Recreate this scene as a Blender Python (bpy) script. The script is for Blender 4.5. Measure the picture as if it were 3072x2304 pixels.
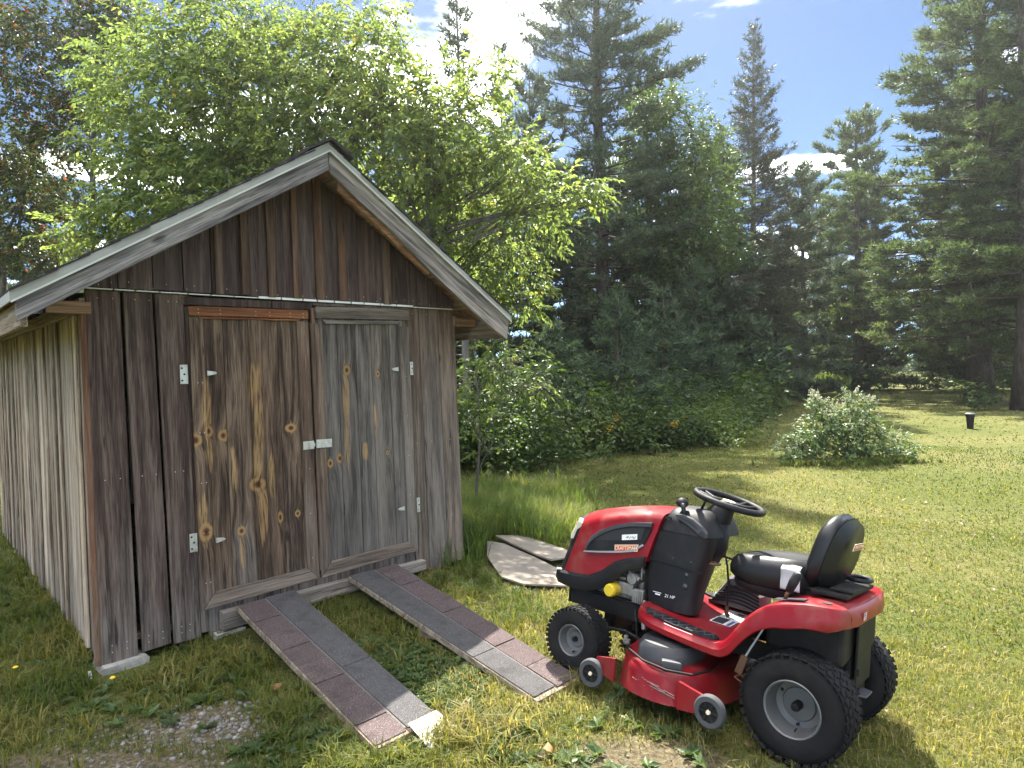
import bpy, bmesh, math, random
import numpy as np
from mathutils import Vector, Matrix, Euler
for _o in list(bpy.data.objects):
    bpy.data.objects.remove(_o)
SC = bpy.context.scene
COL = SC.collection
R = math.radians
# ---------------------------------------------------------------- camera, sky, sun, exposure
PITCH, ROLL, CAMH = -0.0253, 0.0237, 1.72
cd = bpy.data.cameras.new('camera'); cam = bpy.data.objects.new('camera', cd); COL.objects.link(cam)
cd.sensor_width = 36.0; cd.lens = 1922.5 / 3072 * 36.0; cd.clip_start = 0.05; cd.clip_end = 3000
cam.matrix_world = Matrix.Translation((0, 0, CAMH)) @ Matrix.Rotation(math.pi / 2 + PITCH, 4, 'X') @ Matrix.Rotation(-ROLL, 4, 'Z')
SC.camera = cam
SUN_AZ, SUN_EL = 4.5, 52.0            # degrees; azimuth from the viewing direction (+Y), to the right positive
SUN_STRENGTH, SKY_STRENGTH, EXPOSURE = 3.6, 0.05, 2.38
GLARE_HAZE = 0.00072
world = bpy.data.worlds.new('World'); SC.world = world; world.use_nodes = True
SC.render.engine = 'CYCLES'
SC.view_settings.view_transform = 'Standard'; SC.view_settings.look = 'None'
SC.view_settings.exposure = EXPOSURE; SC.view_settings.gamma = 1.0; SC.view_settings.use_curve_mapping = False
SC.cycles.use_denoising = True
SC.cycles.max_bounces = 8; SC.cycles.diffuse_bounces = 4; SC.cycles.transmission_bounces = 4; SC.cycles.transparent_max_bounces = 8
SC.cycles.use_adaptive_sampling = True; SC.cycles.adaptive_threshold = 0.02
SC.cycles.sample_clamp_indirect = 6.0
sd = bpy.data.lights.new('sun', 'SUN'); sun = bpy.data.objects.new('sun', sd); COL.objects.link(sun)
sd.energy = SUN_STRENGTH; sd.angle = R(0.55); sd.color = (1.0, 0.95, 0.86)
_s = Vector((math.sin(R(SUN_AZ)) * math.cos(R(SUN_EL)), math.cos(R(SUN_AZ)) * math.cos(R(SUN_EL)), math.sin(R(SUN_EL))))
sun.rotation_euler = (-_s).to_track_quat('-Z', 'Y').to_euler(); sun.location = (0, 0, 60)

# ---------------------------------------------------------------- node helpers
def NN(nt, typ, ins=None, **props):
    n = nt.nodes.new(typ)
    for k, v in props.items(): setattr(n, k, v)
    for k, v in (ins or {}).items():
        s = n.inputs[k]
        if isinstance(v, bpy.types.NodeSocket): nt.links.new(v, s)
        else: s.default_value = v
    return n
def M_(nt, op, a, b=0.5, c=None, clamp=False):
    ins = {0: a, 1: b}
    if c is not None: ins[2] = c
    return NN(nt, 'ShaderNodeMath', ins, operation=op, use_clamp=clamp).outputs[0]
def V_(nt, op, a, b=None):
    ins = {0: a}
    if b is not None: ins[1] = b
    n = NN(nt, 'ShaderNodeVectorMath', ins, operation=op)
    return n.outputs['Value'] if op in ('LENGTH', 'DOT_PRODUCT') else n.outputs[0]
def noise(nt, vec, scale, detail=2.0, rough=0.5, dist=0.0):
    return NN(nt, 'ShaderNodeTexNoise', {'Vector': vec, 'Scale': scale, 'Detail': detail, 'Roughness': rough, 'Distortion': dist}).outputs[0]
def ramp(nt, f, stops, interp='LINEAR'):
    n = NN(nt, 'ShaderNodeValToRGB', {0: f}); cr = n.color_ramp; cr.interpolation = interp
    while len(cr.elements) < len(stops): cr.elements.new(0.5)
    for e, (p, c) in zip(cr.elements, stops):
        e.position = p; e.color = (c[0], c[1], c[2], 1.0) if hasattr(c, '__len__') else (c, c, c, 1.0)
    return n.outputs[0]
def mix(nt, f, a, b, blend='MIX'):
    n = nt.nodes.new('ShaderNodeMix'); n.data_type = 'RGBA'; n.blend_type = blend
    for s, v in ((n.inputs[0], f), (n.inputs[6], a), (n.inputs[7], b)):
        if isinstance(v, bpy.types.NodeSocket): nt.links.new(v, s)
        elif hasattr(v, '__len__'): s.default_value = (v[0], v[1], v[2], 1.0)
        else: s.default_value = v
    return n.outputs[2]
def smooth(nt, f, lo, hi):
    return NN(nt, 'ShaderNodeMapRange', {0: f, 1: lo, 2: hi, 3: 0.0, 4: 1.0}, interpolation_type='SMOOTHSTEP').outputs[0]
def new_mat(name):
    m = bpy.data.materials.new(name); m.use_nodes = True; nt = m.node_tree; nt.nodes.clear()
    return m, nt
def finish(nt, bsdf, bump_h=None, bump_d=0.002, bump_s=0.6):
    if bump_h is not None:
        b = NN(nt, 'ShaderNodeBump', {'Height': bump_h, 'Distance': bump_d, 'Strength': bump_s})
        nt.links.new(b.outputs[0], bsdf.inputs['Normal'])
    o = nt.nodes.new('ShaderNodeOutputMaterial'); nt.links.new(bsdf.outputs[0], o.inputs[0])
def principled(nt, col, rough=0.6, metal=0.0, spec=0.5, **extra):
    ins = {'Base Color': col if isinstance(col, bpy.types.NodeSocket) else (col[0], col[1], col[2], 1.0), 'Roughness': rough, 'Metallic': metal, 'Specular IOR Level': spec}
    ins.update(extra)
    return NN(nt, 'ShaderNodeBsdfPrincipled', ins)
def obj_co(nt): return NN(nt, 'ShaderNodeTexCoord').outputs['Object']
def obj_rnd(nt): return NN(nt, 'ShaderNodeObjectInfo').outputs['Random']

# ---- sky with fair weather clouds, brightened and spread out of view as added fill light
nt = world.node_tree; nt.nodes.clear()
sky = NN(nt, 'ShaderNodeTexSky', sky_type='NISHITA', sun_disc=False, sun_elevation=R(SUN_EL), sun_rotation=R(SUN_AZ), air_density=0.37, dust_density=0.05, ozone_density=1.1)
gdir = NN(nt, 'ShaderNodeTexCoord').outputs['Generated']
sep = NN(nt, 'ShaderNodeSeparateXYZ', {0: gdir})
zc = M_(nt, 'MAXIMUM', sep.outputs[2], 0.06)
cl = NN(nt, 'ShaderNodeCombineXYZ', {0: M_(nt, 'DIVIDE', sep.outputs[0], zc), 1: M_(nt, 'DIVIDE', sep.outputs[1], zc), 2: 0.0}).outputs[0]
cl = V_(nt, 'ADD', cl, (12.07, 7.0, 0.0))
cn = noise(nt, cl, 0.8, 7.0, 0.55, 0.3)
mask = smooth(nt, cn, 0.53, 0.66)
mask = M_(nt, 'MULTIPLY', mask, smooth(nt, sep.outputs[2], 0.05, 0.25))
skyb = mix(nt, 1.0, sky.outputs[0], (0.84, 1.0, 1.04), 'MULTIPLY')
skyc = mix(nt, mask, skyb, (45.0, 45.6, 46.5))
bg = NN(nt, 'ShaderNodeBackground', {0: skyc, 1: SKY_STRENGTH})
o = nt.nodes.new('ShaderNodeOutputWorld'); nt.links.new(bg.outputs[0], o.inputs[0])

# ---------------------------------------------------------------- object helpers
def tag(o, label=None, cat=None, group=None, kind=None):
    if label: o['label'] = label
    if cat: o['category'] = cat
    if group: o['group'] = group
    if kind: o['kind'] = kind
    return o
def empty(name, loc=(0, 0, 0), rot=(0, 0, 0), parent=None, mode='XYZ'):
    o = bpy.data.objects.new(name, None); COL.objects.link(o); o.empty_display_size = 0.1
    o.rotation_mode = mode; o.location = loc; o.rotation_euler = rot
    if parent: o.parent = parent
    return o
def link(name, me, mats=None, parent=None, smooth_=False):
    o = bpy.data.objects.new(name, me); COL.objects.link(o)
    if mats is not None:
        for m in (mats if isinstance(mats, (list, tuple)) else [mats]): me.materials.append(m)
    if parent: o.parent = parent
    if smooth_ and len(me.polygons): me.polygons.foreach_set('use_smooth', np.ones(len(me.polygons), dtype=bool))
    return o
def np_mesh(name, V, F, rnd=None):
    """V (n,3), F (m,k) all faces the same size; rnd optional per-vertex value"""
    me = bpy.data.meshes.new(name); V = np.asarray(V, np.float32); F = np.asarray(F, np.int32); k = F.shape[1]
    me.vertices.add(len(V)); me.vertices.foreach_set('co', V.ravel())
    me.loops.add(F.size); me.loops.foreach_set('vertex_index', F.ravel())
    me.polygons.add(len(F)); me.polygons.foreach_set('loop_start', np.arange(0, F.size, k, dtype=np.int32))
    if rnd is not None:
        a = me.attributes.new('rnd', 'FLOAT', 'POINT'); a.data.foreach_set('value', np.asarray(rnd, np.float32))
    me.update(calc_edges=True)
    return me
class MB:
    """collects solid pieces into one bmesh; build() links them as ONE mesh object"""
    def __init__(s): s.bm = bmesh.new()
    def poly(s, pts, d0, d1, plane='xz', bev=0.0):
        """prism: 2D outline in a plane, extruded along the third axis from d0 to d1"""
        def P(a, b, d): return {'xz': (a, d, b), 'yz': (d, a, b), 'xy': (a, b, d)}[plane]
        n = len(pts)
        lo = [s.bm.verts.new(P(a, b, d0)) for a, b in pts]; hi = [s.bm.verts.new(P(a, b, d1)) for a, b in pts]
        fs = [s.bm.faces.new(lo), s.bm.faces.new(hi[::-1])]
        for i in range(n):
            j = (i + 1) % n; fs.append(s.bm.faces.new((lo[j], lo[i], hi[i], hi[j])))
        if bev > 0:
            es = list({e for f in fs for e in f.edges})
            bmesh.ops.bevel(s.bm, geom=es, offset=bev, segments=1, affect='EDGES', profile=0.6)
        return s
    def box(s, c, size, rot=(0, 0, 0), bev=0.0):
        r = bmesh.ops.create_cube(s.bm, size=1.0)
        Mx = Matrix.Translation(c) @ Euler(rot).to_matrix().to_4x4() @ Matrix.Diagonal((size[0], size[1], size[2], 1))
        bmesh.ops.transform(s.bm, matrix=Mx, verts=r['verts'])
        if bev > 0:
            es = list({e for v in r['verts'] for e in v.link_edges})
            bmesh.ops.bevel(s.bm, geom=es, offset=bev, segments=2, affect='EDGES', profile=0.6)
        return s
    def tube(s, pts, rad, n=8, cap=True):
        pts = [Vector(p) for p in pts]; rads = rad if hasattr(rad, '__len__') else [rad] * len(pts); rings = []; u = None
        for i, p in enumerate(pts):
            t = (pts[min(i + 1, len(pts) - 1)] - pts[max(i - 1, 0)]).normalized()
            if u is None: u = t.orthogonal().normalized()
            else: u = (u - t * u.dot(t)).normalized()
            w = t.cross(u)
            rings.append([s.bm.verts.new(p + (u * math.cos(2 * math.pi * k / n) + w * math.sin(2 * math.pi * k / n)) * rads[i]) for k in range(n)])
        for a, b in zip(rings, rings[1:]):
            for k in range(n): s.bm.faces.new((a[k], a[(k + 1) % n], b[(k + 1) % n], b[k]))
        if cap: s.bm.faces.new(rings[0][::-1]); s.bm.faces.new(rings[-1])
        return s
    def lathe(s, prof, axis='x', c=(0, 0, 0), n=32, closed=False, rot=None, cap0=True):
        """prof: list of (radius, along-axis)"""
        rings = []
        for r, a in prof:
            ring = []
            for k in range(n):
                t = 2 * math.pi * k / n; q = (r * math.cos(t), r * math.sin(t))
                v = {'x': (a, q[0], q[1]), 'y': (q[0], a, q[1]), 'z': (q[0], q[1], a)}[axis]
                v = Vector(v)
                if rot: v = rot @ v
                ring.append(s.bm.verts.new(v + Vector(c)))
            rings.append(ring)
        pr = list(zip(rings, rings[1:])) + ([(rings[-1], rings[0])] if closed else [])
        for a, b in pr:
            for k in range(n):
                try: s.bm.faces.new((a[k], a[(k + 1) % n], b[(k + 1) % n], b[k]))
                except ValueError: pass
        if not closed:
            if cap0 and prof[0][0] > 1e-5: s.bm.faces.new(rings[0][::-1])
            if prof[-1][0] > 1e-5: s.bm.faces.new(rings[-1])
        return s
    def loft(s, secs, cap=True, close=True):
        """secs: list of equally long point lists"""
        rs = [[s.bm.verts.new(p) for p in sec] for sec in secs]; n = len(rs[0])
        for a, b in zip(rs, rs[1:]):
            for k in range(n if close else n - 1): s.bm.faces.new((a[k], a[(k + 1) % n], b[(k + 1) % n], b[k]))
        if cap and close: s.bm.faces.new(rs[0][::-1]); s.bm.faces.new(rs[-1])
        return s
    def build(s, name, mats, parent=None, smooth_=False, xf=None, angle=None):
        if xf is not None:
            for v in s.bm.verts: v.co = xf(v.co)
        bmesh.ops.recalc_face_normals(s.bm, faces=s.bm.faces)
        me = bpy.data.meshes.new(name); s.bm.to_mesh(me); s.bm.free()
        o = link(name, me, mats, parent, smooth_)
        if angle is not None:
            try: me.set_sharp_from_angle(angle=R(angle))
            except Exception: pass
        return o
def rrect(cx, cy, w, h, r, n=5):
    pts = []
    for (sx, sy, a0) in ((1, 1, 0), (-1, 1, 90), (-1, -1, 180), (1, -1, 270)):
        for i in range(n):
            a = R(a0 + 90 * i / (n - 1)); pts.append((cx + sx * (w / 2 - r) + r * math.cos(a), cy + sy * (h / 2 - r) + r * math.sin(a)))
    return pts
rs = np.random.RandomState(7)
def vnoise(x, y, sc, seed=0):
    x = np.asarray(x, float) / sc; y = np.asarray(y, float) / sc
    xi = np.floor(x).astype(np.int64); yi = np.floor(y).astype(np.int64); fx = x - xi; fy = y - yi
    fx = fx * fx * (3 - 2 * fx); fy = fy * fy * (3 - 2 * fy)
    def hsh(a, b):
        h = (a * 374761393 + b * 668265263 + seed * 974711) & 0x7fffffff
        h = ((h ^ (h >> 13)) * 1274126177) & 0x7fffffff
        return ((h ^ (h >> 16)) & 0xffff) / 65535.0
    return (hsh(xi, yi) * (1 - fx) + hsh(xi + 1, yi) * fx) * (1 - fy) + (hsh(xi, yi + 1) * (1 - fx) + hsh(xi + 1, yi + 1) * fx) * fy
def ground_z(x, y):
    x = np.asarray(x, float); y = np.asarray(y, float)
    s = .665 * x + .747 * y; t = -.747 * x + .665 * y
    sp = lambda v, k: k * np.logaddexp(0, v / k)
    d = s - (2.64 + .55 * sp(t - 2.2, .3))
    z = -.35 * np.tanh(.454 * sp(d, .12))
    z = z - .05 * np.exp(-(((x + 2.3) / .8) ** 2 + ((y - 3.8) / .6) ** 2))
    z = z + .016 * (vnoise(x, y, 1.1, 3) - .5) + .05 * (vnoise(x, y, 6.0, 5) - .5) * np.clip((np.hypot(x, y) - 6) / 6, 0, 1)
    return z
def gz(x, y): return float(ground_z(x, y))

# ---------------------------------------------------------------- materials
def simple(name, col, rough=0.6, metal=0.0, spec=0.5, var=0.12, nscale=14.0, bump=0.0, dirt=None, dirt_amt=0.0, coat=0.0):
    m, nt = new_mat(name); co = obj_co(nt)
    n = noise(nt, co, nscale, 5.0, 0.6)
    c = mix(nt, M_(nt, 'MULTIPLY', n, 1.0), tuple(v * (1 - var) for v in col), tuple(min(1, v * (1 + var)) for v in col))
    rr = M_(nt, 'ADD', rough - 0.08, M_(nt, 'MULTIPLY', n, 0.16))
    if dirt is not None:
        dn = noise(nt, co, nscale * 0.6, 6.0, 0.7, 0.5); dm = M_(nt, 'MULTIPLY', smooth(nt, dn, 0.45, 0.75), dirt_amt)
        c = mix(nt, dm, c, dirt); rr = M_(nt, 'ADD', rr, M_(nt, 'MULTIPLY', dm, 0.4), clamp=True)
    b = principled(nt, c, rr, metal, spec)
    if coat: b.inputs['Coat Weight'].default_value = coat; b.inputs['Coat Roughness'].default_value = 0.15
    finish(nt, b, noise(nt, co, nscale * 12, 3.0) if bump else None, bump, 0.5)
    return m
def marks(nt, pos, items, soft=1.0, flame=False):
    """union of ellipse fall-offs (cx, cz, rx, rz) on the front of the shed: distance field, smallest wins"""
    best = None
    for cx, cz, rx, rz in items:
        q = V_(nt, 'MULTIPLY', V_(nt, 'SUBTRACT', pos, (cx, 0, cz)), (1 / rx, 0.0, 1 / rz))
        d = V_(nt, 'LENGTH', q)
        if flame:
            q2 = V_(nt, 'LENGTH', V_(nt, 'MULTIPLY', q, (2.6, 0, .33))); d = M_(nt, 'SMOOTH_MIN', d, M_(nt, 'ADD', q2, .45), .2)
        best = d if best is None else M_(nt, 'SMOOTH_MIN', best, d, 0.15 * soft)
    return best
WOODK = 1.02
def wood(name, dark, mid, light, axis='z', grey=None, grey_z=None, var=0.35, ring=46.0, knots=None, streaks=None, warm=(0.33, 0.21, 0.09), contrast=1.0, bump=0.006, stain=None, tilt=0.0, hue=.8):
    dark, mid, light = [(q[0] * WOODK * 1.07, q[1] * WOODK, q[2] * WOODK * .9) for q in (dark, mid, light)]
    if grey is not None: grey = (grey[0] * WOODK * 1.07, grey[1] * WOODK, grey[2] * WOODK * .9)
    if stain is not None: stain = tuple(c * WOODK for c in stain)
    m, nt = new_mat(name); pos = obj_co(nt); r = obj_rnd(nt)
    off = NN(nt, 'ShaderNodeCombineXYZ', {0: M_(nt, 'MULTIPLY', r, 37.0), 1: M_(nt, 'MULTIPLY', r, 17.0), 2: M_(nt, 'MULTIPLY', r, 91.0)}).outputs[0]
    if tilt: pos = NN(nt, 'ShaderNodeVectorRotate', {'Vector': pos, 'Angle': tilt}, rotation_type='Y_AXIS').outputs[0]
    S = {'z': (1, 1, .04), 'y': (1, .04, 1), 'x': (.04, 1, 1)}[axis]
    S2 = {'z': (1, 1, .055), 'y': (1, .055, 1), 'x': (.055, 1, 1)}[axis]
    p = V_(nt, 'ADD', pos, off)
    if knots:      # the grain swerves round the knots
        kd = marks(nt, pos, knots, flame=True)
        bend = M_(nt, 'MULTIPLY', M_(nt, 'EXPONENT', M_(nt, 'MULTIPLY', kd, -0.7)), 0.05)
        p = V_(nt, 'ADD', p, NN(nt, 'ShaderNodeCombineXYZ', {0: bend, 1: 0.0, 2: 0.0}).outputs[0])
    v1 = V_(nt, 'MULTIPLY', p, S); v2 = V_(nt, 'MULTIPLY', p, S2)
    n1 = noise(nt, v1, 130.0, 3.0, 0.6); n2 = noise(nt, v1, 30.0, 5.0, 0.6, 0.5)
    w = noise(nt, v2, 5.0, 2.0, 0.4, 0.25); n3 = noise(nt, v1, 62.0, 2.0, 0.5, 0.3)
    rings = M_(nt, 'MULTIPLY_ADD', M_(nt, 'SINE', M_(nt, 'MULTIPLY', w, ring)), 0.5, 0.5)
    g = M_(nt, 'ADD', M_(nt, 'MULTIPLY', n1, 0.46), M_(nt, 'ADD', M_(nt, 'MULTIPLY', n2, 0.42), M_(nt, 'MULTIPLY', rings, 0.12)))
    k = 0.145 / contrast
    col = ramp(nt, g, [(0.5 - k, dark), (0.5, mid), (0.5 + k, light)])
    big = noise(nt, V_(nt, 'MULTIPLY', p, {'z': (1, 1, .3), 'y': (1, .3, 1), 'x': (.3, 1, 1)}[axis]), 4.0, 4.0, 0.6)
    if grey is not None:
        zz = NN(nt, 'ShaderNodeSeparateXYZ', {0: pos}).outputs[2]
        f = M_(nt, 'ADD', M_(nt, 'MULTIPLY', M_(nt, 'SUBTRACT', big, 0.5), 1.9), M_(nt, 'DIVIDE', M_(nt, 'SUBTRACT', grey_z, zz), 1.4))
        gcol = ramp(nt, g, [(0.5 - k, tuple(c * .42 for c in grey)), (0.5, grey), (0.5 + k, tuple(c * 1.5 for c in grey))])
        col = mix(nt, smooth(nt, f, -0.1, 0.9), col, gcol)
    if stain is not None:
        col = mix(nt, M_(nt, 'MULTIPLY', smooth(nt, big, 0.55, 0.75), 0.65), col, stain)
    if streaks:
        sdist = marks(nt, pos, streaks)
        sm = smooth(nt, M_(nt, 'ADD', sdist, M_(nt, 'MULTIPLY', M_(nt, 'SUBTRACT', n2, 0.5), 3.2)), 1.25, 0.75)
        sm = M_(nt, 'MULTIPLY', sm, smooth(nt, n1, 0.3, 0.62))
        col = mix(nt, M_(nt, 'MULTIPLY', sm, 0.8), col, tuple(c * 1.1 for c in warm))
    if knots:
        ringk = M_(nt, 'MULTIPLY_ADD', M_(nt, 'SINE', M_(nt, 'MULTIPLY', M_(nt, 'ADD', kd, M_(nt, 'MULTIPLY', n2, 0.35)), 13.0)), 0.5, 0.5)
        kc = ramp(nt, kd, [(0.0, (0.03, 0.012, 0.008)), (0.3, (0.12, 0.05, 0.02)), (0.45, warm), (0.9, tuple(c * .8 for c in warm)), (1.0, dark)])
        kc = mix(nt, M_(nt, 'MULTIPLY', ringk, 0.3), kc, (0.05, 0.025, 0.012))
        col = mix(nt, smooth(nt, M_(nt, 'ADD', kd, M_(nt, 'MULTIPLY', M_(nt, 'SUBTRACT', n2, 0.5), 1.4)), 1.1, 0.7), col, kc)
    crack = smooth(nt, n3, 0.36, 0.29)
    col = mix(nt, M_(nt, 'MULTIPLY', crack, 0.7), col, tuple(c * 0.3 for c in dark))
    # a few natural knots scattered over every board
    vk = NN(nt, 'ShaderNodeTexVoronoi', {'Vector': V_(nt, 'MULTIPLY', p, {'z': (1, 1, .42), 'y': (1, .42, 1), 'x': (.42, 1, 1)}[axis]), 'Scale': 4.6})
    pick = M_(nt, 'GREATER_THAN', NN(nt, 'ShaderNodeSeparateXYZ', {0: vk.outputs['Color']}).outputs[0], 0.72)
    km = M_(nt, 'MULTIPLY', smooth(nt, vk.outputs['Distance'], 0.12, 0.05), pick)
    col = mix(nt, M_(nt, 'MULTIPLY', km, 0.7), col, tuple(c * 0.55 for c in dark))
    r2 = M_(nt, 'FRACT', M_(nt, 'MULTIPLY', r, 57.3))
    col = mix(nt, M_(nt, 'MULTIPLY', r2, hue), col, mix(nt, 1.0, col, (1.12, .93, .78), 'MULTIPLY'))
    bright = M_(nt, 'ADD', 1 - var / 2, M_(nt, 'MULTIPLY', r, var))
    col = mix(nt, 1.0, col, NN(nt, 'ShaderNodeCombineColor', {0: bright, 1: bright, 2: bright}).outputs[0], 'MULTIPLY')
    b = principled(nt, col, 0.82, 0.0, 0.25)
    finish(nt, b, M_(nt, 'SUBTRACT', g, M_(nt, 'MULTIPLY_ADD', km, 0.15, M_(nt, 'MULTIPLY', crack, .4))), bump, 0.8)
    return m
def leaf_mat(name, stops, trans=0.45, trans_tint=(1.25, 1.25, 0.55), rough=0.45, spec=0.35):
    m, nt = new_mat(name); r = NN(nt, 'ShaderNodeAttribute', attribute_name='rnd').outputs['Fac']
    col = ramp(nt, r, stops)
    b = principled(nt, col, rough, 0.0, spec)
    tc = mix(nt, 1.0, col, trans_tint, 'MULTIPLY')
    t = NN(nt, 'ShaderNodeBsdfTranslucent', {0: tc})
    mx = NN(nt, 'ShaderNodeMixShader', {0: trans, 1: b.outputs[0], 2: t.outputs[0]})
    o = nt.nodes.new('ShaderNodeOutputMaterial'); nt.links.new(mx.outputs[0], o.inputs[0])
    return m
def bark_mat(name, a, b_, sc=9.0):
    m, nt = new_mat(name); co = obj_co(nt)
    v = V_(nt, 'MULTIPLY', co, (1, 1, .25)); n = noise(nt, v, sc, 6.0, 0.7, 0.8)
    b = principled(nt, ramp(nt, n, [(0.35, a), (0.65, b_)]), 0.9, 0.0, 0.2); finish(nt, b, n, 0.03, 0.8)
    return m
# ================================================================ ground
m_ground, nt = new_mat('lawn_soil')
co = NN(nt, 'ShaderNodeNewGeometry').outputs['Position']
a = noise(nt, co, 0.35, 5.0, 0.6); b_ = noise(nt, co, 2.6, 6.0, 0.65); c_ = noise(nt, co, 38.0, 5.0, 0.7); d_ = noise(nt, V_(nt, 'MULTIPLY', co, (1, .35, 1)), 9.0, 5.0, 0.7)
g1 = ramp(nt, c_, [(0.3, (0.04, 0.052, 0.014)), (0.5, (0.095, 0.112, 0.028)), (0.72, (0.175, 0.178, 0.055))])
g2 = ramp(nt, c_, [(0.3, (0.055, 0.058, 0.018)), (0.5, (0.155, 0.145, 0.05)), (0.72, (0.29, 0.255, 0.115))])
gc = mix(nt, smooth(nt, M_(nt, 'ADD', M_(nt, 'MULTIPLY', a, .5), M_(nt, 'MULTIPLY', d_, .5)), 0.42, 0.62), g1, g2)
soil = ramp(nt, c_, [(0.3, (0.07, 0.05, 0.035)), (0.55, (0.2, 0.15, 0.11)), (0.75, (0.34, 0.27, 0.2))])
# bare, trodden earth in front of the shed and beside the mower
def spot(x, y, rx, ry):
    q = V_(nt, 'MULTIPLY', V_(nt, 'SUBTRACT', co, (x, y, 0)), (1 / rx, 1 / ry, 0)); return V_(nt, 'LENGTH', q)
sd_ = None
for sp in ((.55, 2.72, .42, .22), (-1.5, 3.1, .5, .26), (-2.0, 2.75, .9, .18), (-3.1, 3.35, .3, .15)):
    q = spot(*sp); sd_ = q if sd_ is None else M_(nt, 'MINIMUM', sd_, q)
sm = smooth(nt, M_(nt, 'ADD', sd_, M_(nt, 'MULTIPLY', M_(nt, 'SUBTRACT', b_, .5), 1.6)), 1.25, 0.7)
gc = mix(nt, M_(nt, 'MULTIPLY', sm, .7), gc, soil)
bs = principled(nt, gc, 0.95, 0.0, 0.1)
finish(nt, bs, M_(nt, 'ADD', c_, M_(nt, 'MULTIPLY', d_, .6)), 0.04, 0.9)
u = np.linspace(-1, 1, 171); gx = np.sinh(u * 4.2) / np.sinh(4.2) * 170
v = np.linspace(-.7, 1, 181); gy = np.sinh(v * 4.2) / np.sinh(4.2) * 230 + 4
GX, GY = np.meshgrid(gx, gy); GZ = ground_z(GX, GY)
nx, ny = len(gx), len(gy); idx = np.arange(nx * ny).reshape(ny, nx)
F = np.stack([idx[:-1, :-1], idx[:-1, 1:], idx[1:, 1:], idx[1:, :-1]], -1).reshape(-1, 4)
lawn = link('lawn', np_mesh('lawn', np.stack([GX, GY, GZ], -1).reshape(-1, 3), F), m_ground, None, True)
tag(lawn, 'wide uneven lawn of green and straw yellow grass running back to the trees', 'lawn', kind='structure')

# ================================================================ shed
SHED = Vector((-2.4936, 3.7869, 0.0)); SYAW = 0.7673; W, L = 2.7953, 4.72
shed = empty('shed', SHED, (0, 0, SYAW))
tag(shed, 'weathered brown and grey wooden board shed with a gable roof and double doors', 'shed')
XF = lambda c: Vector((c[0] + .0025 * c[2], c[1] + .0237 * c[2], c[2]))
def sw(x, y, z=0):   # shed coordinates -> world
    p = XF((x, y, z)); cy, sy = math.cos(SYAW), math.sin(SYAW)
    return Vector((SHED.x + p.x * cy - p.y * sy, SHED.y + p.x * sy + p.y * cy, p.z))
GREY = (0.125, 0.12, 0.118)
KN = [(0.575, 1.295, .045, .055), (0.757, 1.308, .04, .05), (0.663, 1.345, .035, .045), (0.616, 0.685, .055, .075), (0.852, 0.642, .035, .04), (0.971, 0.948, .06, .06),
      (1.128, 0.688, .025, .05), (1.261, 0.692, .025, .03), (1.344, 0.609, .03, .035), (1.237, 1.32, .05, .04)]
ST = [(0.985, 1.62, .035, .16), (0.995, 1.36, .03, .22), (0.975, 1.10, .03, .14), (0.82, 1.07, .02, .16), (1.08, 0.99, .02, .14), (0.65, 1.48, .03, .22), (0.6, 0.8, .03, .16), (0.855, .5, .02, .14), (1.0, .75, .03, .2), (.66, 1.2, .03, .1)]
KNR = [(1.709, 1.732, .035, .05), (1.616, 1.055, .032, .045), (1.535, 1.027, .028, .04), (1.986, 1.696, .02, .03), (1.436, .495, .03, .045), (2.05, 1.05, .02, .02)]
STR = [(1.7, 1.5, .025, .3), (1.685, 1.22, .022, .2), (1.94, 1.33, .016, .12), (1.84, 1.08, .02, .05)]
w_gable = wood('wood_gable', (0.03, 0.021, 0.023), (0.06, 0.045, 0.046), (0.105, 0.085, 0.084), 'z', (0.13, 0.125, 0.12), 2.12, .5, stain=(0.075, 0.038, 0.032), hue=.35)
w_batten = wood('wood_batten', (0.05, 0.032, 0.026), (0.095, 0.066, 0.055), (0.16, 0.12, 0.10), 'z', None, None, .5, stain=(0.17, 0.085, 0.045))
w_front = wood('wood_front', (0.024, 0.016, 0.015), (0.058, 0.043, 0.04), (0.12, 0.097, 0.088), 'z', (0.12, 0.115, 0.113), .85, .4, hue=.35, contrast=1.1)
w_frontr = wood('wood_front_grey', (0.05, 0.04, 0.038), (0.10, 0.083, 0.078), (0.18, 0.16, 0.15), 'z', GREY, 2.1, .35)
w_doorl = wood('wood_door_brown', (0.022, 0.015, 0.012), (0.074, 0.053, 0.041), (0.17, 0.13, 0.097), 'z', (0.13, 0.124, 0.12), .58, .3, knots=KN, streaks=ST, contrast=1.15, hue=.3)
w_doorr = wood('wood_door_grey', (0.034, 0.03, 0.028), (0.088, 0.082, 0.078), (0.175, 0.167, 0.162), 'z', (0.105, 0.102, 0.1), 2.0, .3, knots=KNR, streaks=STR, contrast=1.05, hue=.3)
w_trimh = wood('wood_rail_grey', (0.05, 0.045, 0.043), (0.135, 0.127, 0.122), (0.24, 0.23, 0.225), 'x', None, None, .3)
w_trimo = wood('wood_rail_rust', (0.07, 0.028, 0.014), (0.17, 0.075, 0.036), (0.27, 0.15, 0.085), 'x', None, None, .3)
w_trimv = wood('wood_stile', (0.045, 0.034, 0.028), (0.105, 0.083, 0.07), (0.19, 0.165, 0.145), 'z', GREY, 1.0, .35)
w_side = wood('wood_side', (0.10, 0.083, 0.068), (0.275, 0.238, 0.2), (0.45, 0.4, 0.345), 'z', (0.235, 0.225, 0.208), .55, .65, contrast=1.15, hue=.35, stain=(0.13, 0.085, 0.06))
FA = dict(var=.2, ring=60., stain=(0.13, 0.10, 0.095), contrast=1.15, hue=.2)
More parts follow.
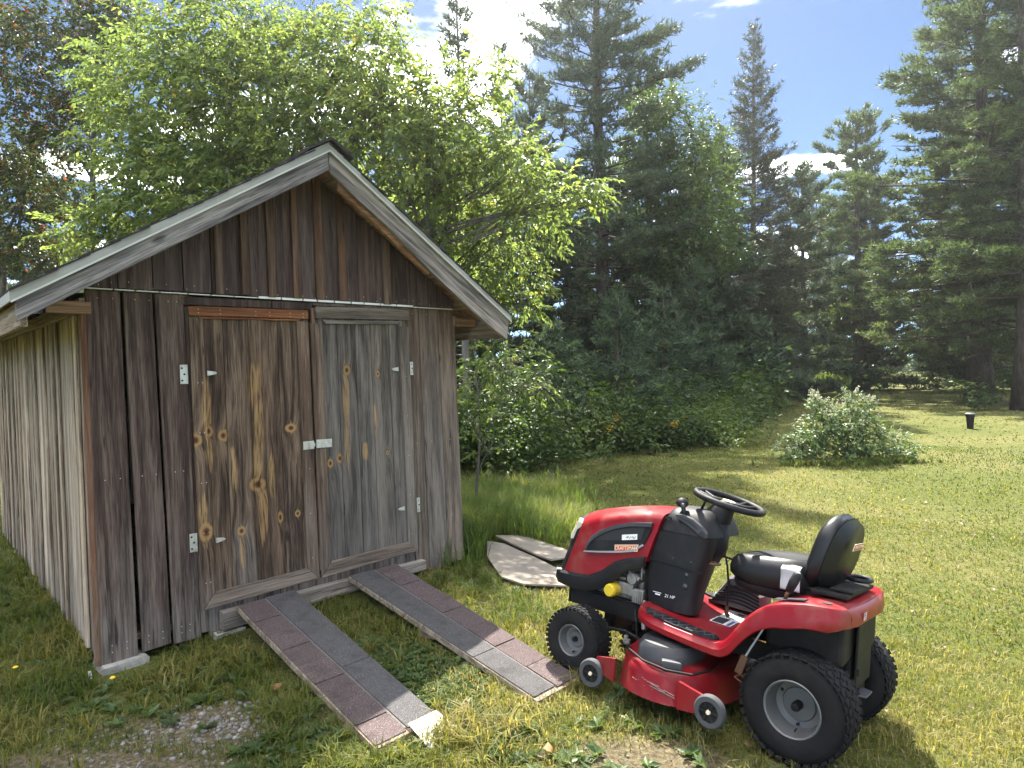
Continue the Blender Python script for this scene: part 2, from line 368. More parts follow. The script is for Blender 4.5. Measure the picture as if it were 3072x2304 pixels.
w_fascia = wood('wood_fascia', (0.05, 0.049, 0.054), (0.15, 0.148, 0.16), (0.29, 0.29, 0.305), 'x', None, None, tilt=.568, **FA)
w_fasciar = wood('wood_fascia_right', (0.06, 0.058, 0.06), (0.165, 0.162, 0.165), (0.3, 0.295, 0.295), 'x', None, None, tilt=-.578, **FA)
w_eave = wood('wood_eave', (0.08, 0.062, 0.045), (0.19, 0.155, 0.12), (0.30, 0.26, 0.21), 'y', None, None, .3)
w_raw = wood('wood_rafter', (0.10, 0.062, 0.042), (0.19, 0.125, 0.085), (0.28, 0.2, 0.14), 'x', None, None, .3)
w_ledger = wood('wood_ledger', (0.10, 0.095, 0.09), (0.21, 0.2, 0.195), (0.33, 0.32, 0.315), 'x', None, None, .2)
w_red = wood('wood_corner', (0.07, 0.035, 0.025), (0.13, 0.075, 0.055), (0.2, 0.14, 0.11), 'z', (0.16, 0.14, 0.12), .6, .3)
m_metal = simple('galvanised', (0.55, 0.55, 0.5), 0.45, 0.6, 0.5, .15, 40, 0.0004, (0.25, 0.2, 0.13), .5)
m_drip = simple('aluminium_drip_edge', (0.28, 0.28, 0.25), 0.6, 0.1, 0.5, .1, 8, 0.0, (0.3, 0.29, 0.24), .5)
m_white = simple('plain_white', (0.8, 0.8, 0.78), 0.5)
m_lip = simple('drip_edge_lip', (0.45, 0.455, 0.42), .5)
m_shing = simple('roof_shingle', (0.035, 0.032, 0.034), 0.95, 0, .2, .4, 60, .004)
m_dark = simple('tar_paper', (0.02, 0.018, 0.018), 0.95)
def board(name, pts, d0, d1, mat, parent=shed, plane='xz', bev=.0025):
    return MB().poly(pts, d0, d1, plane, bev).build(name, mat, parent, xf=XF)
J = lambda s=.004: float(rs.uniform(-s, s))
# --- front wall, lower boards (x edges at bottom / top)
ZT = 2.247
for (b0, b1, t0, t1, mt) in ((0.0, .197, 0.0, .178, w_front), (.222, .386, .198, .358, w_front), (.402, .566, .376, .54, w_front), (2.296, 2.432, 2.29, 2.413, w_frontr), (2.436, 2.632, 2.417, 2.617, w_frontr), (2.637, 2.795, 2.622, 2.79, w_frontr)):
    zb = J(.012)
    board('wall_board', [(b0, zb), (b1, zb + J(.006)), (t1, ZT), (t0, ZT)], J(.003), .024, mt)
board('wall_board', [(.57, .02), (.62, .015), (.615, 2.17), (.545, 2.17)], .004, .026, w_front)   # jamb behind the left door edge
x = .62
while x < 2.27:                                   # short kick boards under the doors
    w_ = rs.uniform(.12, .2); x1 = min(x + w_, 2.29)
    board('kick_board', [(x, .0 + J(.02)), (x1 - .005, 0. + J(.02)), (x1 - .005, .2), (x, .2)], .006 + J(.002), .026, w_frontr); x = x1
board('header_board', [(.53, 2.182), (1.44, 2.19), (1.44, 2.243), (.53, 2.235)], -.008, .02, w_front)
board('header_board', [(1.445, 2.222), (2.29, 2.236), (2.29, 2.25), (1.445, 2.246)], -.004, .02, w_frontr)
# --- gable boards and battens
ROOFZ = lambda x: 3.275 - .638 * (1.40 - x) if x < 1.4 else 3.275 - .668 * (x - 1.4)
edges = [-.0, .165, .36, .54, .716, .94, 1.124, 1.312, 1.493, 1.684, 1.832, 2.083, 2.294, 2.402, 2.597, 2.79]
for x0, x1 in zip(edges, edges[1:]):
    zb = 2.262 + J(.006)
    pts = [(x0 + .003, zb), (x1 - .003, zb)] + [(x1 - .003, ROOFZ(x1) - .02)] + ([(1.4, ROOFZ(1.4) - .02)] if x0 < 1.4 < x1 else []) + [(x0 + .003, ROOFZ(x0) - .02)]
    if pts[2][1] - zb < .02: pts[2] = (pts[2][0], zb + .02)
    if pts[-1][1] - zb < .02: pts[-1] = (pts[-1][0], zb + .02)
    board('gable_board', pts, -.022 + J(.003), -.001, w_gable)
for x0, x1 in ((.52, .57), (.735, .79), (.912, .971), (1.096, 1.152), (1.284, 1.339), (1.461, 1.524), (1.654, 1.714), (2.05, 2.118)):
    if x0 < .56: continue
    zb = 2.266 + J(.006)
    board('batten', [(x0, zb), (x1, zb), (x1, ROOFZ(x1) - .02), (x0, ROOFZ(x0) - .02)], -.048, -.023, w_batten)
# thin white strips in short pieces along the lower edge of the gable boards
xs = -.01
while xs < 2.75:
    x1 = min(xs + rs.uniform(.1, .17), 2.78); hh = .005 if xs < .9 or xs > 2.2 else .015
    board('white_strip', [(xs, 2.251), (x1, 2.251), (x1, 2.251 + hh), (xs, 2.251 + hh)], -.03, -.002, m_white, bev=0); xs = x1 + .012
# --- doors
def door(label, x0, x1, z0, z1, panel, wp, wtop, wbot, wl, wr, topz, batten=None):
    d = empty('door', (0, 0, 0), parent=shed); d['label'] = label
    k = 0
    for a0, a1 in zip(panel, panel[1:]):
        board('door_board', [(a0 + .002, z0 + .02), (a1 - .002, z0 + .02), (a1 - .002, z1 - .03), (a0 + .002, z1 - .03)], -.014 + (.003 if k % 2 else 0), .004, wp, d); k += 1
    if batten:
        board('door_batten', [(batten[0], z0 + .1), (batten[1], z0 + .102), (batten[1] - .006, z1 - .075), (batten[0] - .003, z1 - .075)], -.028, -.014, wp, d)
    sw_ = .083
    board('door_stile', [(x0, z0), (x0 + sw_, z0 + .098), (x0 + .075, topz), (x0 - .012, topz + .0)], -.034, -.015, wl, d)
    board('door_stile', [(x1, z0 + .01), (x1 - .09, z0 + .105), (x1 - .1, topz), (x1 - .008, topz)], -.034, -.015, wr, d)
    board('door_rail', [(x0 + .004, z0 - .002), (x1 - .004, z0 + .012), (x1 - .092, z0 + .106), (x0 + sw_ + .004, z0 + .1)], -.036, -.015, wbot, d)
    return d
dl = door('left door of brown boards with yellow knots', .572, 1.399, .176, 2.178, [.572, .78, .96, 1.16, 1.4], w_doorl, w_trimo, w_trimh, w_doorl, w_trimv, 2.1)
MB().poly([(.949, .283), (1.04, .284), (1.031, 2.1), (.946, 2.1)], -.03, -.016, 'xz', .0025).build('door_batten', w_doorl, dl, xf=XF)
board('door_rail', [(.56, 2.112), (1.392, 2.118), (1.393, 2.182), (.559, 2.173)], -.037, -.015, w_trimo, dl)
board('door_rail', [(.64, 2.094), (1.31, 2.1), (1.335, 2.111), (.615, 2.106)], -.036, -.015, w_trimo, dl)
board('door_stile', [(1.306, 1.22), (1.388, 1.22), (1.386, 2.098), (1.312, 2.098)], -.0365, -.034, w_trimv, dl)
dr = door('right door of silver grey boards', 1.416, 2.293, .188, 2.22, [1.416, 1.63, 1.79, 1.93, 2.1, 2.292], w_doorr, w_trimh, w_trimh, w_trimv, w_frontr, 2.085)
board('door_rail', [(1.452, 2.126), (2.284, 2.14), (2.282, 2.234), (1.445, 2.212)], -.05, -.015, w_trimh, dr)
board('door_rail', [(1.53, 2.087), (2.17, 2.1), (2.2, 2.128), (1.5, 2.118)], -.036, -.015, w_trimh, dr)
board('door_stile', [(1.405, .24), (1.432, .24), (1.444, 2.2), (1.418, 2.2)], -.03, -.016, w_red, dr)
# hinges, straps and hasp
def plate(name, x, z, w_, h_, d, par, y0=-.006, lab=None):
    mb = MB().box((x, y0 - .002, z), (w_, .004, h_), (0, 0, 0), .001)
    mb.tube([(x + d * w_ * .5, y0 - .005, z - h_ * .5), (x + d * w_ * .5, y0 - .005, z + h_ * .5)], .006, 8)
    h_o = mb.build(name, m_metal, par, xf=XF); sc = MB()
    for dx, dz in ((-.22, .32), (.12, .0), (-.22, -.32)): sc.lathe([(0, -.0065), (.006, -.005), (.0065, -.002)], 'y', (x + dx * w_, y0 - .002, z + dz * h_), 8)
    o = sc.build('screws', m_dark, par, xf=XF); o['kind'] = 'stuff'; return h_o
def strap(x, z, dirx, par):
    pts = [(x, z - .017), (x + dirx * .05, z - .009), (x + dirx * .062, z), (x + dirx * .05, z + .009), (x, z + .017)]
    return MB().poly(pts, -.042, -.03, 'xz', .001).lathe([(0, -.046), (.004, -.044), (.005, -.042)], 'y', (x + dirx * .045, 0, z), 8).build('hinge_strap', m_metal, par, xf=XF)
plate('hinge', .522, 1.728, .042, .125, 1, dl); plate('hinge', .538, .625, .042, .12, 1, dl)
plate('hinge', 2.297, 1.735, .026, .11, -1, dr, -.036); plate('hinge', 2.312, .585, .028, .12, -1, dr, -.036)
strap(.66, 1.732, 1, dl); strap(.672, .618, 1, dl); strap(2.163, 1.731, -1, dr); strap(2.172, .579, -1, dr)
mb = MB().box((1.352, -.0385, 1.184), (.085, .005, .06), (0, 0, 0), .001).box((1.375, -.044, 1.185), (.05, .006, .026), (0, 0, 0), .002)
mb.build('hasp_staple', m_metal, dl, xf=XF)
mb = MB().box((1.475, -.040, 1.186), (.125, .006, .062), (0, .03, 0), .001)
for dx, dz in ((.0, .018), (.0, -.018), (.04, .018), (.04, -.018)): mb.lathe([(0, -.048), (.005, -.046), (.006, -.043)], 'y', (1.475 + dx, 0, 1.186 + dz), 8)
mb.tube([(1.35, -.045, 1.165), (1.35, -.066, 1.17), (1.35, -.066, 1.2), (1.35, -.045, 1.205)], .005, 8).build('hasp', m_metal, dr, xf=XF)
# nail heads: far too many and too small to pick apart
mb = MB()
for x, z, y in [(xx + J(.03), zz + J(.02), yy) for xx in np.arange(.05, 2.75, .095) for zz, yy in ((2.29, -.042),) ] + [(xx, zz, -.037) for xx in (.62, .76, 1.0, 1.1, 1.25, 1.35) for zz in (2.13, 2.155)] + [(xx + J(), zz, -.034) for xx in (.6, .63, 1.35, 2.24) for zz in np.arange(.35, 2.0, .33)] + [(xx, zz, -.002) for xx in (.06, .14, .26, .34, .45, .5, 2.35, 2.5, 2.7) for zz in (.06, .1, 1.1, 2.2)]:
    mb.lathe([(0, -.002), (.0035, 0)], 'y', (x, y, z), 5)
o = mb.build('nail_heads', m_metal, shed, xf=XF); o['kind'] = 'stuff'
# --- corner boards, side walls, back wall, floor
board('corner_board', [(-.03, .0), (.0, .0), (.0, 2.13), (-.03, 2.13)], .0, .03, w_red)
board('corner_board', [(W - .002, .01), (W + .02, .01), (W + .016, 2.2), (W - .006, 2.2)], .004, .1, w_frontr)
y = .035; k = 0
while y < L - .05:
    w_ = rs.uniform(.12, .27); y1 = min(y + w_, L)
    board('wall_board', [(y, .01 + J(.02)), (y1 - .006, .01 + J(.02)), (y1 - .006, 2.115), (y, 2.115)], J(.003), .022, w_side, plane='yz')
    yb = y1 - .003; wb = rs.uniform(.028, .045)
    if y1 < L - .03 and rs.rand() < .7: board('batten', [(yb - wb + J(.006), .015 + J(.02)), (yb + wb, .015), (yb + wb, 2.11), (yb - wb, 2.11)], -.02 + J(.002), -.0035, w_side, plane='yz')
    board('wall_board', [(y, .02), (y1 - .004, .02), (y1 - .004, 2.2), (y, 2.2)], W - .024, W - .002, w_side, plane='yz')
    y = y1
x = .03
while x < W - .05:
    x1 = min(x + .21, W - .03); zt = min(ROOFZ(x), ROOFZ(x1)) - .05
    board('wall_board', [(x, .0), (x1 - .004, .0), (x1 - .004, zt), (x, zt)], L - .002, L + .02, w_side); x = x1
MB().box((W / 2, L / 2, .1), (W - .08, L - .08, .04)).build('shed_floor', w_eave, shed, xf=XF)
# --- top plate, rafters and eaves
OV = .42
for x0, x1 in ((-.034, -.003), (W + .003, W + .034)):
    board('top_plate', [(.0, 2.115), (L, 2.115), (L, 2.195), (.0, 2.195)], x0, x1, w_eave, plane='yz')
for yy in [-.39] + [.69 + .61 * i for i in range(7)] + [L + .22]:
    for sgn in (-1, 1):
        xa, xb = (-.345, 1.38) if sgn < 0 else (3.03, 1.42)
        za, zb = (2.04, 3.13) if sgn < 0 else (2.04, 3.10)
        if yy < 0: continue
        board('rafter', [(xa, za + .02), (xa, za + .125), (xb, zb + .13), (xb, zb + .01)], yy, yy + .04, w_raw)
for sgn in (-1, 1):       # short lookouts carrying the front overhang
    xa, xb = (-.2, .02) if sgn < 0 else (W + .02, W + .24)
    zz = 2.135 if sgn < 0 else 2.14
    board('lookout', [(xa, zz - .035), (xb, zz - .035), (xb, zz + .035), (xa, zz + .035)], -.03, .012, w_raw)
    xa, xb = (-.36, -.33) if sgn < 0 else (3.035, 3.062)
    board('eave_board', [(-.395, 1.99), (L + .28, 1.99), (L + .28, 2.125), (-.395, 2.125)], xa, xb, w_eave, plane='yz')
# roof deck soffit boards
for sgn in (-1, 1):
    f = (lambda x: 3.285 - .638 * (1.4 - x)) if sgn < 0 else (lambda x: 3.285 - .668 * (x - 1.4))
    xa, xb = (-.385, 1.4) if sgn < 0 else (3.085, 1.4); n = 11
    for i in range(n):
        u0, u1 = xa + (xb - xa) * i / n, xa + (xb - xa) * (i + .97) / n
        board('roof_board', [(u0, f(u0)), (u1, f(u1)), (u1, f(u1) + .02), (u0, f(u0) + .02)], -OV + .01, L + .3, w_eave if i % 2 else w_raw, bev=0)
    for i in range(12):   # shingle courses, each lapping the one below
        u0, u1 = xa + (xb - xa) * (i / 12.) - (.02 if sgn < 0 else -.02) * 1, xa + (xb - xa) * (i + 1.25) / 12.
        if (sgn < 0 and u1 > xb) or (sgn > 0 and u1 < xb): u1 = xb
        board('shingle_course', [(u0, f(u0) + .032), (u1, f(u1) + .024), (u1, f(u1) + .032), (u0, f(u0) + .046)], -OV - .022 + J(.01), L + .33, m_shing, bev=0)
yy = -OV - .05
for i in range(20):       # ridge caps
    f = 3.285
    board('ridge_cap', [(1.24, f - .05), (1.4, f + .045), (1.57, f - .055), (1.57, f - .035), (1.4, f + .068 - .0), (1.24, f - .03)], yy, yy + .29, m_shing, bev=0); yy += .262
# fascia on the front rake
board('fascia_board', [(-.38, 2.012), (1.397, 3.128), (1.397, 3.278), (-.38, 2.145)], -OV, -OV + .032, w_fascia, bev=.003)
board('fascia_board', [(1.403, 3.118), (1.633, 2.954), (1.865, 2.80), (2.241, 2.505), (2.665, 2.206), (3.05, 1.958), (3.085, 2.15), (1.403, 3.278)], -OV, -OV + .032, w_fasciar, bev=.003)
board('soffit_board', [(1.5, 3.02), (1.79, 2.822), (1.905, 2.732), (2.265, 2.478), (2.3, 2.54), (1.5, 3.1)], -.37, -.33, w_raw, bev=.003)
for sgn in (-1, 1):       # metal drip edge along the rake, and its rolled lip
    f = (lambda x: 3.272 - .638 * (1.4 - x)) if sgn < 0 else (lambda x: 3.272 - .668 * (x - 1.4))
    for (u0, u1) in (((-.4, .62), (.615, 1.4)) if sgn < 0 else ((1.4, 2.62), (2.615, 3.1))):
        board('drip_edge', [(u0, f(u0) - .004), (u1, f(u1) - .004), (u1, f(u1) + .052), (u0, f(u0) + .052)], -OV - .012 - (.002 if u0 in (.615, 2.615) else 0), -OV - .003, m_drip, bev=0)
        board('drip_lip', [(u0, f(u0) - .016), (u1, f(u1) - .016), (u1, f(u1) - .0045), (u0, f(u0) - .0045)], -OV - .022, -OV - .004, m_lip, bev=0)
    xe = -.405 if sgn < 0 else 3.1
    board('drip_edge', [(-OV - .01, 2.115), (L + .3, 2.115), (L + .3, 2.165), (-OV - .01, 2.165)], xe, xe + .008, m_drip, plane='yz', bev=0)
# ledger that carries the ramps
board('ledger_beam', [(.685, .017), (2.352, .03), (2.352, .112), (.685, .139)], -.06, .004, w_ledger)
# --- blocks under the shed
m_block = simple('weathered_block', (0.36, 0.35, 0.32), .9, 0, .2, .3, 18, .006, (0.18, 0.16, 0.12), .7)
def block(label, x, y, z, sx, sy, sz, rz, group='blocks under the shed'):
    o = MB().box((0, 0, 0), (sx, sy, sz), (0, 0, 0), .012).build('foundation_block', m_block, None)
    for v_ in o.data.vertices: v_.co += Vector((J(.008), J(.008), J(.008)))
    p = sw(x, y, 0); o.location = (p.x, p.y, z); o.rotation_euler = (J(.03), J(.03), SYAW + rz)
    tag(o, label, 'block', group); return o
block('pale weathered block holding up the left front corner of the shed', .115, .04, -.055, .25, .2, .105, .02)
block('low grey block under the shed wall beside the left ramp', .735, .02, -.045, .2, .16, .08, 0)
# ================================================================ ramps
def granules(name, a, b_, c2):
    m, nt = new_mat(name); co = obj_co(nt)
    n = noise(nt, co, 260.0, 2.0, .6); n2 = noise(nt, co, 9.0, 5.0, .65); n3 = noise(nt, co, 45., 3., .6)
    c = ramp(nt, n, [(0.3, a), (0.55, b_), (0.7, c2)]); r_ = obj_rnd(nt)
    c = mix(nt, M_(nt, 'MULTIPLY', smooth(nt, n2, .45, .75), .5), c, tuple(v * .45 for v in a))
    c = mix(nt, M_(nt, 'MULTIPLY', r_, .35), c, tuple(v * .55 for v in b_))
    b = principled(nt, c, .95, 0, .15); finish(nt, b, M_(nt, 'ADD', n, M_(nt, 'MULTIPLY', n3, .3)), .004, .9); return m
m_maroon = granules('shingle_maroon', (0.05, 0.036, 0.036), (0.118, 0.088, 0.086), (0.34, 0.29, 0.28))
m_roll = granules('roll_roofing_grey', (0.045, 0.043, 0.044), (0.102, 0.097, 0.097), (0.28, 0.27, 0.27))
m_seam = granules('seam_grit', (0.08, 0.075, 0.07), (0.17, 0.155, 0.14), (0.3, 0.28, 0.26))
m_foil = simple('worn_foil', (0.5, 0.5, 0.49), .5, .3, .5, .15, 30, .003, (0.35, .33, .28), .5)
w_ramp = wood('wood_ramp', (0.09, 0.075, 0.06), (0.21, 0.185, 0.15), (0.34, 0.31, 0.26), 'y', None, None, .2)
def ramp_(label, xt0, xs, xt1, xb0, xbs, xb1, zt, yb0, yb1, zb, left_maroon, ntab, roll_cuts):
    r_ = empty('ramp', (0, 0, 0)); tag(r_, label, 'ramp', 'pair of ramps up to the shed doors')
    yt = -.066
    def P(u, v, dz):   # u across 0..2 (seam at 1), v down the ramp 0..1
        a = (xt0 + (xs - xt0) * u) if u <= 1 else (xs + (xt1 - xs) * (u - 1)); b = (xb0 + (xbs - xb0) * u) if u <= 1 else (xbs + (xb1 - xbs) * (u - 1))
        yb = yb0 if u <= 1 else yb1
        return sw(a + (b - a) * v, yt + (yb - yt) * v, zt + (zb - zt) * v + dz)
    def slab(u0, u1, v0, v1, d0, d1, name, mat):
        mb = MB(); q = [P(u0, v0, d1), P(u1, v0, d1), P(u1, v1, d1), P(u0, v1, d1)]; p_ = [P(u0, v0, d0), P(u1, v0, d0), P(u1, v1, d0), P(u0, v1, d0)]
        mb.loft([p_, q]); bmesh.ops.bevel(mb.bm, geom=list(mb.bm.edges), offset=.0015, segments=1, affect='EDGES')
        return mb.build(name, mat, r_)
    for u0, u1 in ((0.0, .99), (1.01, 2.0)): slab(u0, u1, 0, 1, -.042, -.006, 'plank', w_ramp)
    for side in (0, 1):
        u0, u1 = (.035, .95) if side == 0 else (1.03, 1.965)
        if (side == 0) == left_maroon:
            for i in range(ntab):
                v0, v1 = max(0.004, (i - .55) / ntab * 1.08), min(.992, (i + .45) / ntab * 1.08)
                if v1 - v0 > .01: slab(u0 + J(.01), u1 + J(.01), v0 + .002, v1 - .0012, -.005, -.0005 + .003 * (i % 2), 'shingle', m_maroon)
        else:
            for v0, v1 in zip(roll_cuts, roll_cuts[1:]): slab(u0, u1, v0 + .002, v1 - .001, -.005, .0015, 'roofing_strip', m_roll)
    slab(.955, 1.025, .004, .98, -.0055, -.0028, 'seam_strip', m_seam)
    return r_
rA = ramp_('ramp with maroon shingles on its left board and torn foil at the foot', .773, .969, 1.191, .666, .852, 1.03, .165, -1.965, -1.965, .028, True, 9, (0., .62, .985))
rB = ramp_('ramp with grey roofing on its left board, nearer the mower', 1.617, 1.839, 2.051, 1.472, 1.638, 1.81, .158, -2.2, -2.2, .022, False, 8, (0., .74, .985))
mb = MB(); nU, nV = 8, 8; G = {}
for i in range(nU + 1):
    for j in range(nV + 1):
        q = Vector((.866 + .165 * i / nU - .03 * j / nV * (1 - i / nU), -1.93 - (.15 + .05 * (1 - i / nU)) * j / nV, .0)); rag = .03 * math.sin(i * 2.1) if j == nV else 0
        p_ = sw(q.x, q.y - rag, 0); p_.z = .035 - .018 * j / nV + J(.0012) + .006; G[i, j] = mb.bm.verts.new(p_)
for i in range(nU):
    for j in range(nV): mb.bm.faces.new((G[i, j], G[i + 1, j], G[i + 1, j + 1], G[i, j + 1]))
o = mb.build('foil_end', m_foil, rA); md = o.modifiers.new('thick', 'SOLIDIFY'); md.thickness = .003
# ---- short wood prop under the middle of the right hand ramp
p = sw(1.62, -1.1, 0); o = MB().box((0, 0, 0), (.1, .14, .09), (0, 0, 0), .006).build('prop_block', w_ramp, None); o.location = (p.x, p.y, .0); o.rotation_euler = (0, 0, SYAW + .2)
tag(o, 'short wood block propping the ramp nearer the mower', 'block')
# ================================================================ sheets of board lying on the grass
m_ply = simple('weathered_board_sheet', (0.3, 0.262, 0.215), .9, 0, .15, .25, 9, .003, (0.18, 0.155, 0.13), .6)
def sheet(name, label, pts, z0, th, tilt):
    mb = MB(); c = Vector((sum(p[0] for p in pts) / len(pts), sum(p[1] for p in pts) / len(pts), 0))
    lo, hi = [], []
    for x, y in pts:
        z = gz(x, y) + z0 + tilt[0] * (x - c.x) + tilt[1] * (y - c.y)
        lo.append(Vector((x, y, z)) - c); hi.append(Vector((x, y, z + th)) - c)
    mb.loft([lo, hi]); bmesh.ops.bevel(mb.bm, geom=list(mb.bm.edges), offset=.002, segments=1, affect='EDGES')
    o = mb.build(name, m_ply, None); o.location = c; tag(o, label, 'board', 'sheets of board on the grass'); return o
sheet('board_sheet', 'larger tan sheet of board lying on the grass beside the shed corner', [(-.30, 6.6), (-.12, 6.58), (.25, 6.04), (.42, 5.75), (.42, 5.3), (.05, 5.2), (-.13, 5.32), (-.27, 5.95)], .03, .016, (0, 0))
sheet('board_sheet', 'smaller tan sheet of board lapping over the larger one in the grass', [(-.22, 6.78), (.08, 6.97), (.52, 6.45), (.60, 6.25), (.33, 6.02), (.2, 6.15)], .055, .02, (0, 0))
# ================================================================ riding mower
mower = empty('riding_mower', (1.461, 3.077, -.1), (.03, .159, .843), mode='YXZ')
tag(mower, 'red and black riding lawn mower with black seat parked at the ramps', 'lawn mower')
m_red = simple('mower_red_paint', (0.225, 0.005, 0.012), .34, 0, .28, .12, 7, 0.0, (0.22, 0.085, 0.065), .6, coat=.08)
m_redd = simple('deck_red_paint', (0.20, 0.006, 0.011), .4, 0, .25, .2, 9, 0.0008, (0.15, 0.07, 0.05), .6, coat=.08)
m_blk = simple('black_plastic', (0.010, 0.0105, 0.013), .55, 0, .3, .2, 9, 0.0004, (0.06, 0.05, 0.042), .5)
m_vinyl = simple('black_vinyl', (0.009, 0.0095, 0.011), .42, 0, .4, .15, 12, .0006)
m_gry = simple('dark_grey_plastic', (0.04, 0.043, 0.05), .55, 0, .5, .15, 10, 0.0, (0.12, 0.1, 0.08), .4)
m_lgry = simple('silver_trim', (0.33, 0.34, 0.35), .4, .3, .5, .1, 12)
m_rim = simple('grey_wheel_rim', (0.11, 0.112, 0.115), .42, .2, .5, .12, 9, 0, (0.13, 0.11, 0.08), .5)
m_tyre = simple('tyre_rubber', (0.009, 0.009, 0.010), .8, 0, .2, .3, 12, .002, (0.035, 0.032, 0.028), .5)
m_gwh = simple('worn_grey_rubber', (0.06, 0.062, 0.066), .7, 0, .3, .25, 18, .001)
m_frame = simple('black_steel', (0.006, 0.006, 0.007), .6, .1, .3, .2, 9, 0, (0.05, 0.04, 0.03), .5)
m_yel = simple('yellow_filter', (0.62, 0.44, 0.02), .4)
m_eng = simple('engine_alloy', (0.3, 0.29, 0.27), .5, .7, .5, .3, 20, 0, (0.05, 0.04, 0.03), .8)
m_lens = simple('headlight_lens', (0.5, 0.47, 0.38), .15, 0, .6)
m_stick = simple('white_sticker', (0.78, 0.78, 0.78), .5)
m_orange = simple('badge_orange', (0.5, 0.07, 0.025), .45)
m_cream = simple('badge_cream', (0.8, 0.68, 0.5), .5)
m_ink = simple('print_black', (0.02, 0.02, 0.022), .6)
m_blue = simple('print_blue', (0.05, 0.09, 0.3), .6)
m_greenp = simple('print_green', (0.2, 0.42, 0.36), .6)
m_cop = simple('copper_brown', (0.12, 0.06, 0.035), .45, .5)
m_rust = simple('scraped_metal', (0.32, 0.25, 0.22), .7, .2, .4, .5, 60)
def lerp_tab(tab, y):
    ys = [t[0] for t in tab]; return [float(np.interp(y, ys, [t[k] for t in tab])) for k in range(1, len(tab[0]))]
def text(body, size, mat, parent, mx, ext=.0006, name='lettering', shear=0., sx=1.0):
    cu = bpy.data.curves.new(name, 'FONT'); cu.body = body; cu.size = size; cu.extrude = ext; cu.align_x = 'CENTER'; cu.align_y = 'CENTER'; cu.shear = shear; cu.resolution_u = 2
    tmp = bpy.data.objects.new('tmp', cu); COL.objects.link(tmp); bpy.context.view_layer.update()
    me = bpy.data.meshes.new_from_object(tmp.evaluated_get(bpy.context.evaluated_depsgraph_get())); bpy.data.objects.remove(tmp); me.name = name
    o = link(name, me, None, parent); me.materials.clear(); me.materials.append(mat); o['kind'] = 'stuff' if False else 'thing'; del o['kind']
    o.matrix_local = mx @ Matrix.Diagonal((sx, 1, 1, 1)); return o
def side_mx(x, y, z, ang=0.0):     # lettering on the left flank, facing -X
    B = Matrix(((0, 0, -1, 0), (-1, 0, 0, 0), (0, 1, 0, 0), (0, 0, 0, 1)))
    return Matrix.Translation((x, y, z)) @ B @ Matrix.Rotation(ang, 4, 'Z')
# ---- wheels
def wheel(name, x, y, r, w_, rr, nl, rows, label=None, sgn=-1):
    """rim is the part's own mesh; tyre, tread lugs and hub are its sub-parts. sgn: outward direction"""
    h = w_ / 2; c = (x, y, r); O = lambda a: a * sgn
    prof = [(rr * .98, O(h * .9)), (rr * 1.04, O(h * .96)), (rr * 1.0, O(h * .99)), (rr * .93, O(h * .93)), (rr * .9, O(h * .62)), (rr * .84, O(h * .5)), (rr * .8, O(h * .3)), (rr * .55, O(h * .22)), (rr * .5, O(h * .3)), (rr * .2, O(h * .3)), (0, O(h * .3))]
    if rr > .1: prof = [(rr * .98, O(h * .9)), (rr * 1.04, O(h * .96)), (rr * 1.0, O(h * .99)), (rr * .95, O(h * .95)), (rr * .92, O(h * .55)), (rr * .88, O(h * .3)), (rr * .84, O(h * .05)), (rr * .62, O(h * .0)), (rr * .58, O(h * .06)), (rr * .2, O(h * .08)), (0, O(h * .08))]
    rim = MB().lathe(prof, 'x', c, 48, cap0=False).build(name, m_rim, mower, True, angle=35)
    t = []
    for a, k in ((-.9, .98), (-1.0, 1.1)): t.append((rr * k, O(-h * a)))
    sh = r - rr
    t = [(rr * .99, O(h * .88)), (rr * 1.06, O(h * .97)), (rr + sh * .3, O(h * 1.03)), (rr + sh * .62, O(h * 1.02)), (rr + sh * .84, O(h * .92)), (r * .965, O(h * .72)), (r * .985, O(h * .3)), (r * .985, O(-h * .3)), (r * .965, O(-h * .72)), (rr + sh * .84, O(-h * .92)), (rr + sh * .5, O(-h * 1.02)), (rr, O(-h * .9))]
    MB().lathe(t, 'x', c, 48, closed=True).build('tyre', m_tyre, rim, True)
    mb = MB()
    for k in range(nl):
        for j, (xo, ang) in enumerate(rows):
            a = 2 * math.pi * (k + (.5 if j % 2 else 0)) / nl
            ax = abs(xo); rad = r * (.988 if ax < .5 else (.972 if ax < .75 else .93)); tilt = (0 if ax < .75 else (.55 if xo < 0 else -.55)) * 1.0
            Mx = Matrix.Translation(c) @ Matrix.Rotation(a, 4, 'X') @ Matrix.Translation((xo * h, 0, rad)) @ Matrix.Rotation(tilt, 4, 'Y') @ Matrix.Rotation(ang, 4, 'Z')
            q = bmesh.ops.create_cube(mb.bm, size=1.0)
            lw = w_ * .2 if ax < .75 else w_ * .2
            bmesh.ops.transform(mb.bm, matrix=Mx @ Matrix.Diagonal((lw, 2 * math.pi * r / nl * .62, r * .032, 1)), verts=q['verts'])
    mb.build('tread', m_tyre, rim)
    hb = MB().lathe([(.0, O(h * .62)), (rr * .14, O(h * .6)), (rr * .17, O(h * .5)), (rr * .17, O(h * .05))], 'x', c, 20)
    for a in (.5, 2.6, 4.7):
        hb.lathe([(0, O(h * .13)), (rr * .055, O(h * .125)), (rr * .055, O(h * .05))], 'x', (c[0], c[1] + math.cos(a) * rr * .72, c[2] + math.sin(a) * rr * .72) if rr > .1 else (c[0], c[1] + math.cos(a) * rr * .4, c[2] + math.sin(a) * rr * .4), 8)
    hb.build('hub', m_frame, rim, True, angle=40)
    mb = MB().tube([(c[0] + O(h * .55), c[1] - rr * .1, c[2] - rr * .74), (c[0] + O(h * .75), c[1] - rr * .1, c[2] - rr * .78)], .004, 8).build('valve_stem', m_frame, rim)
    return rim
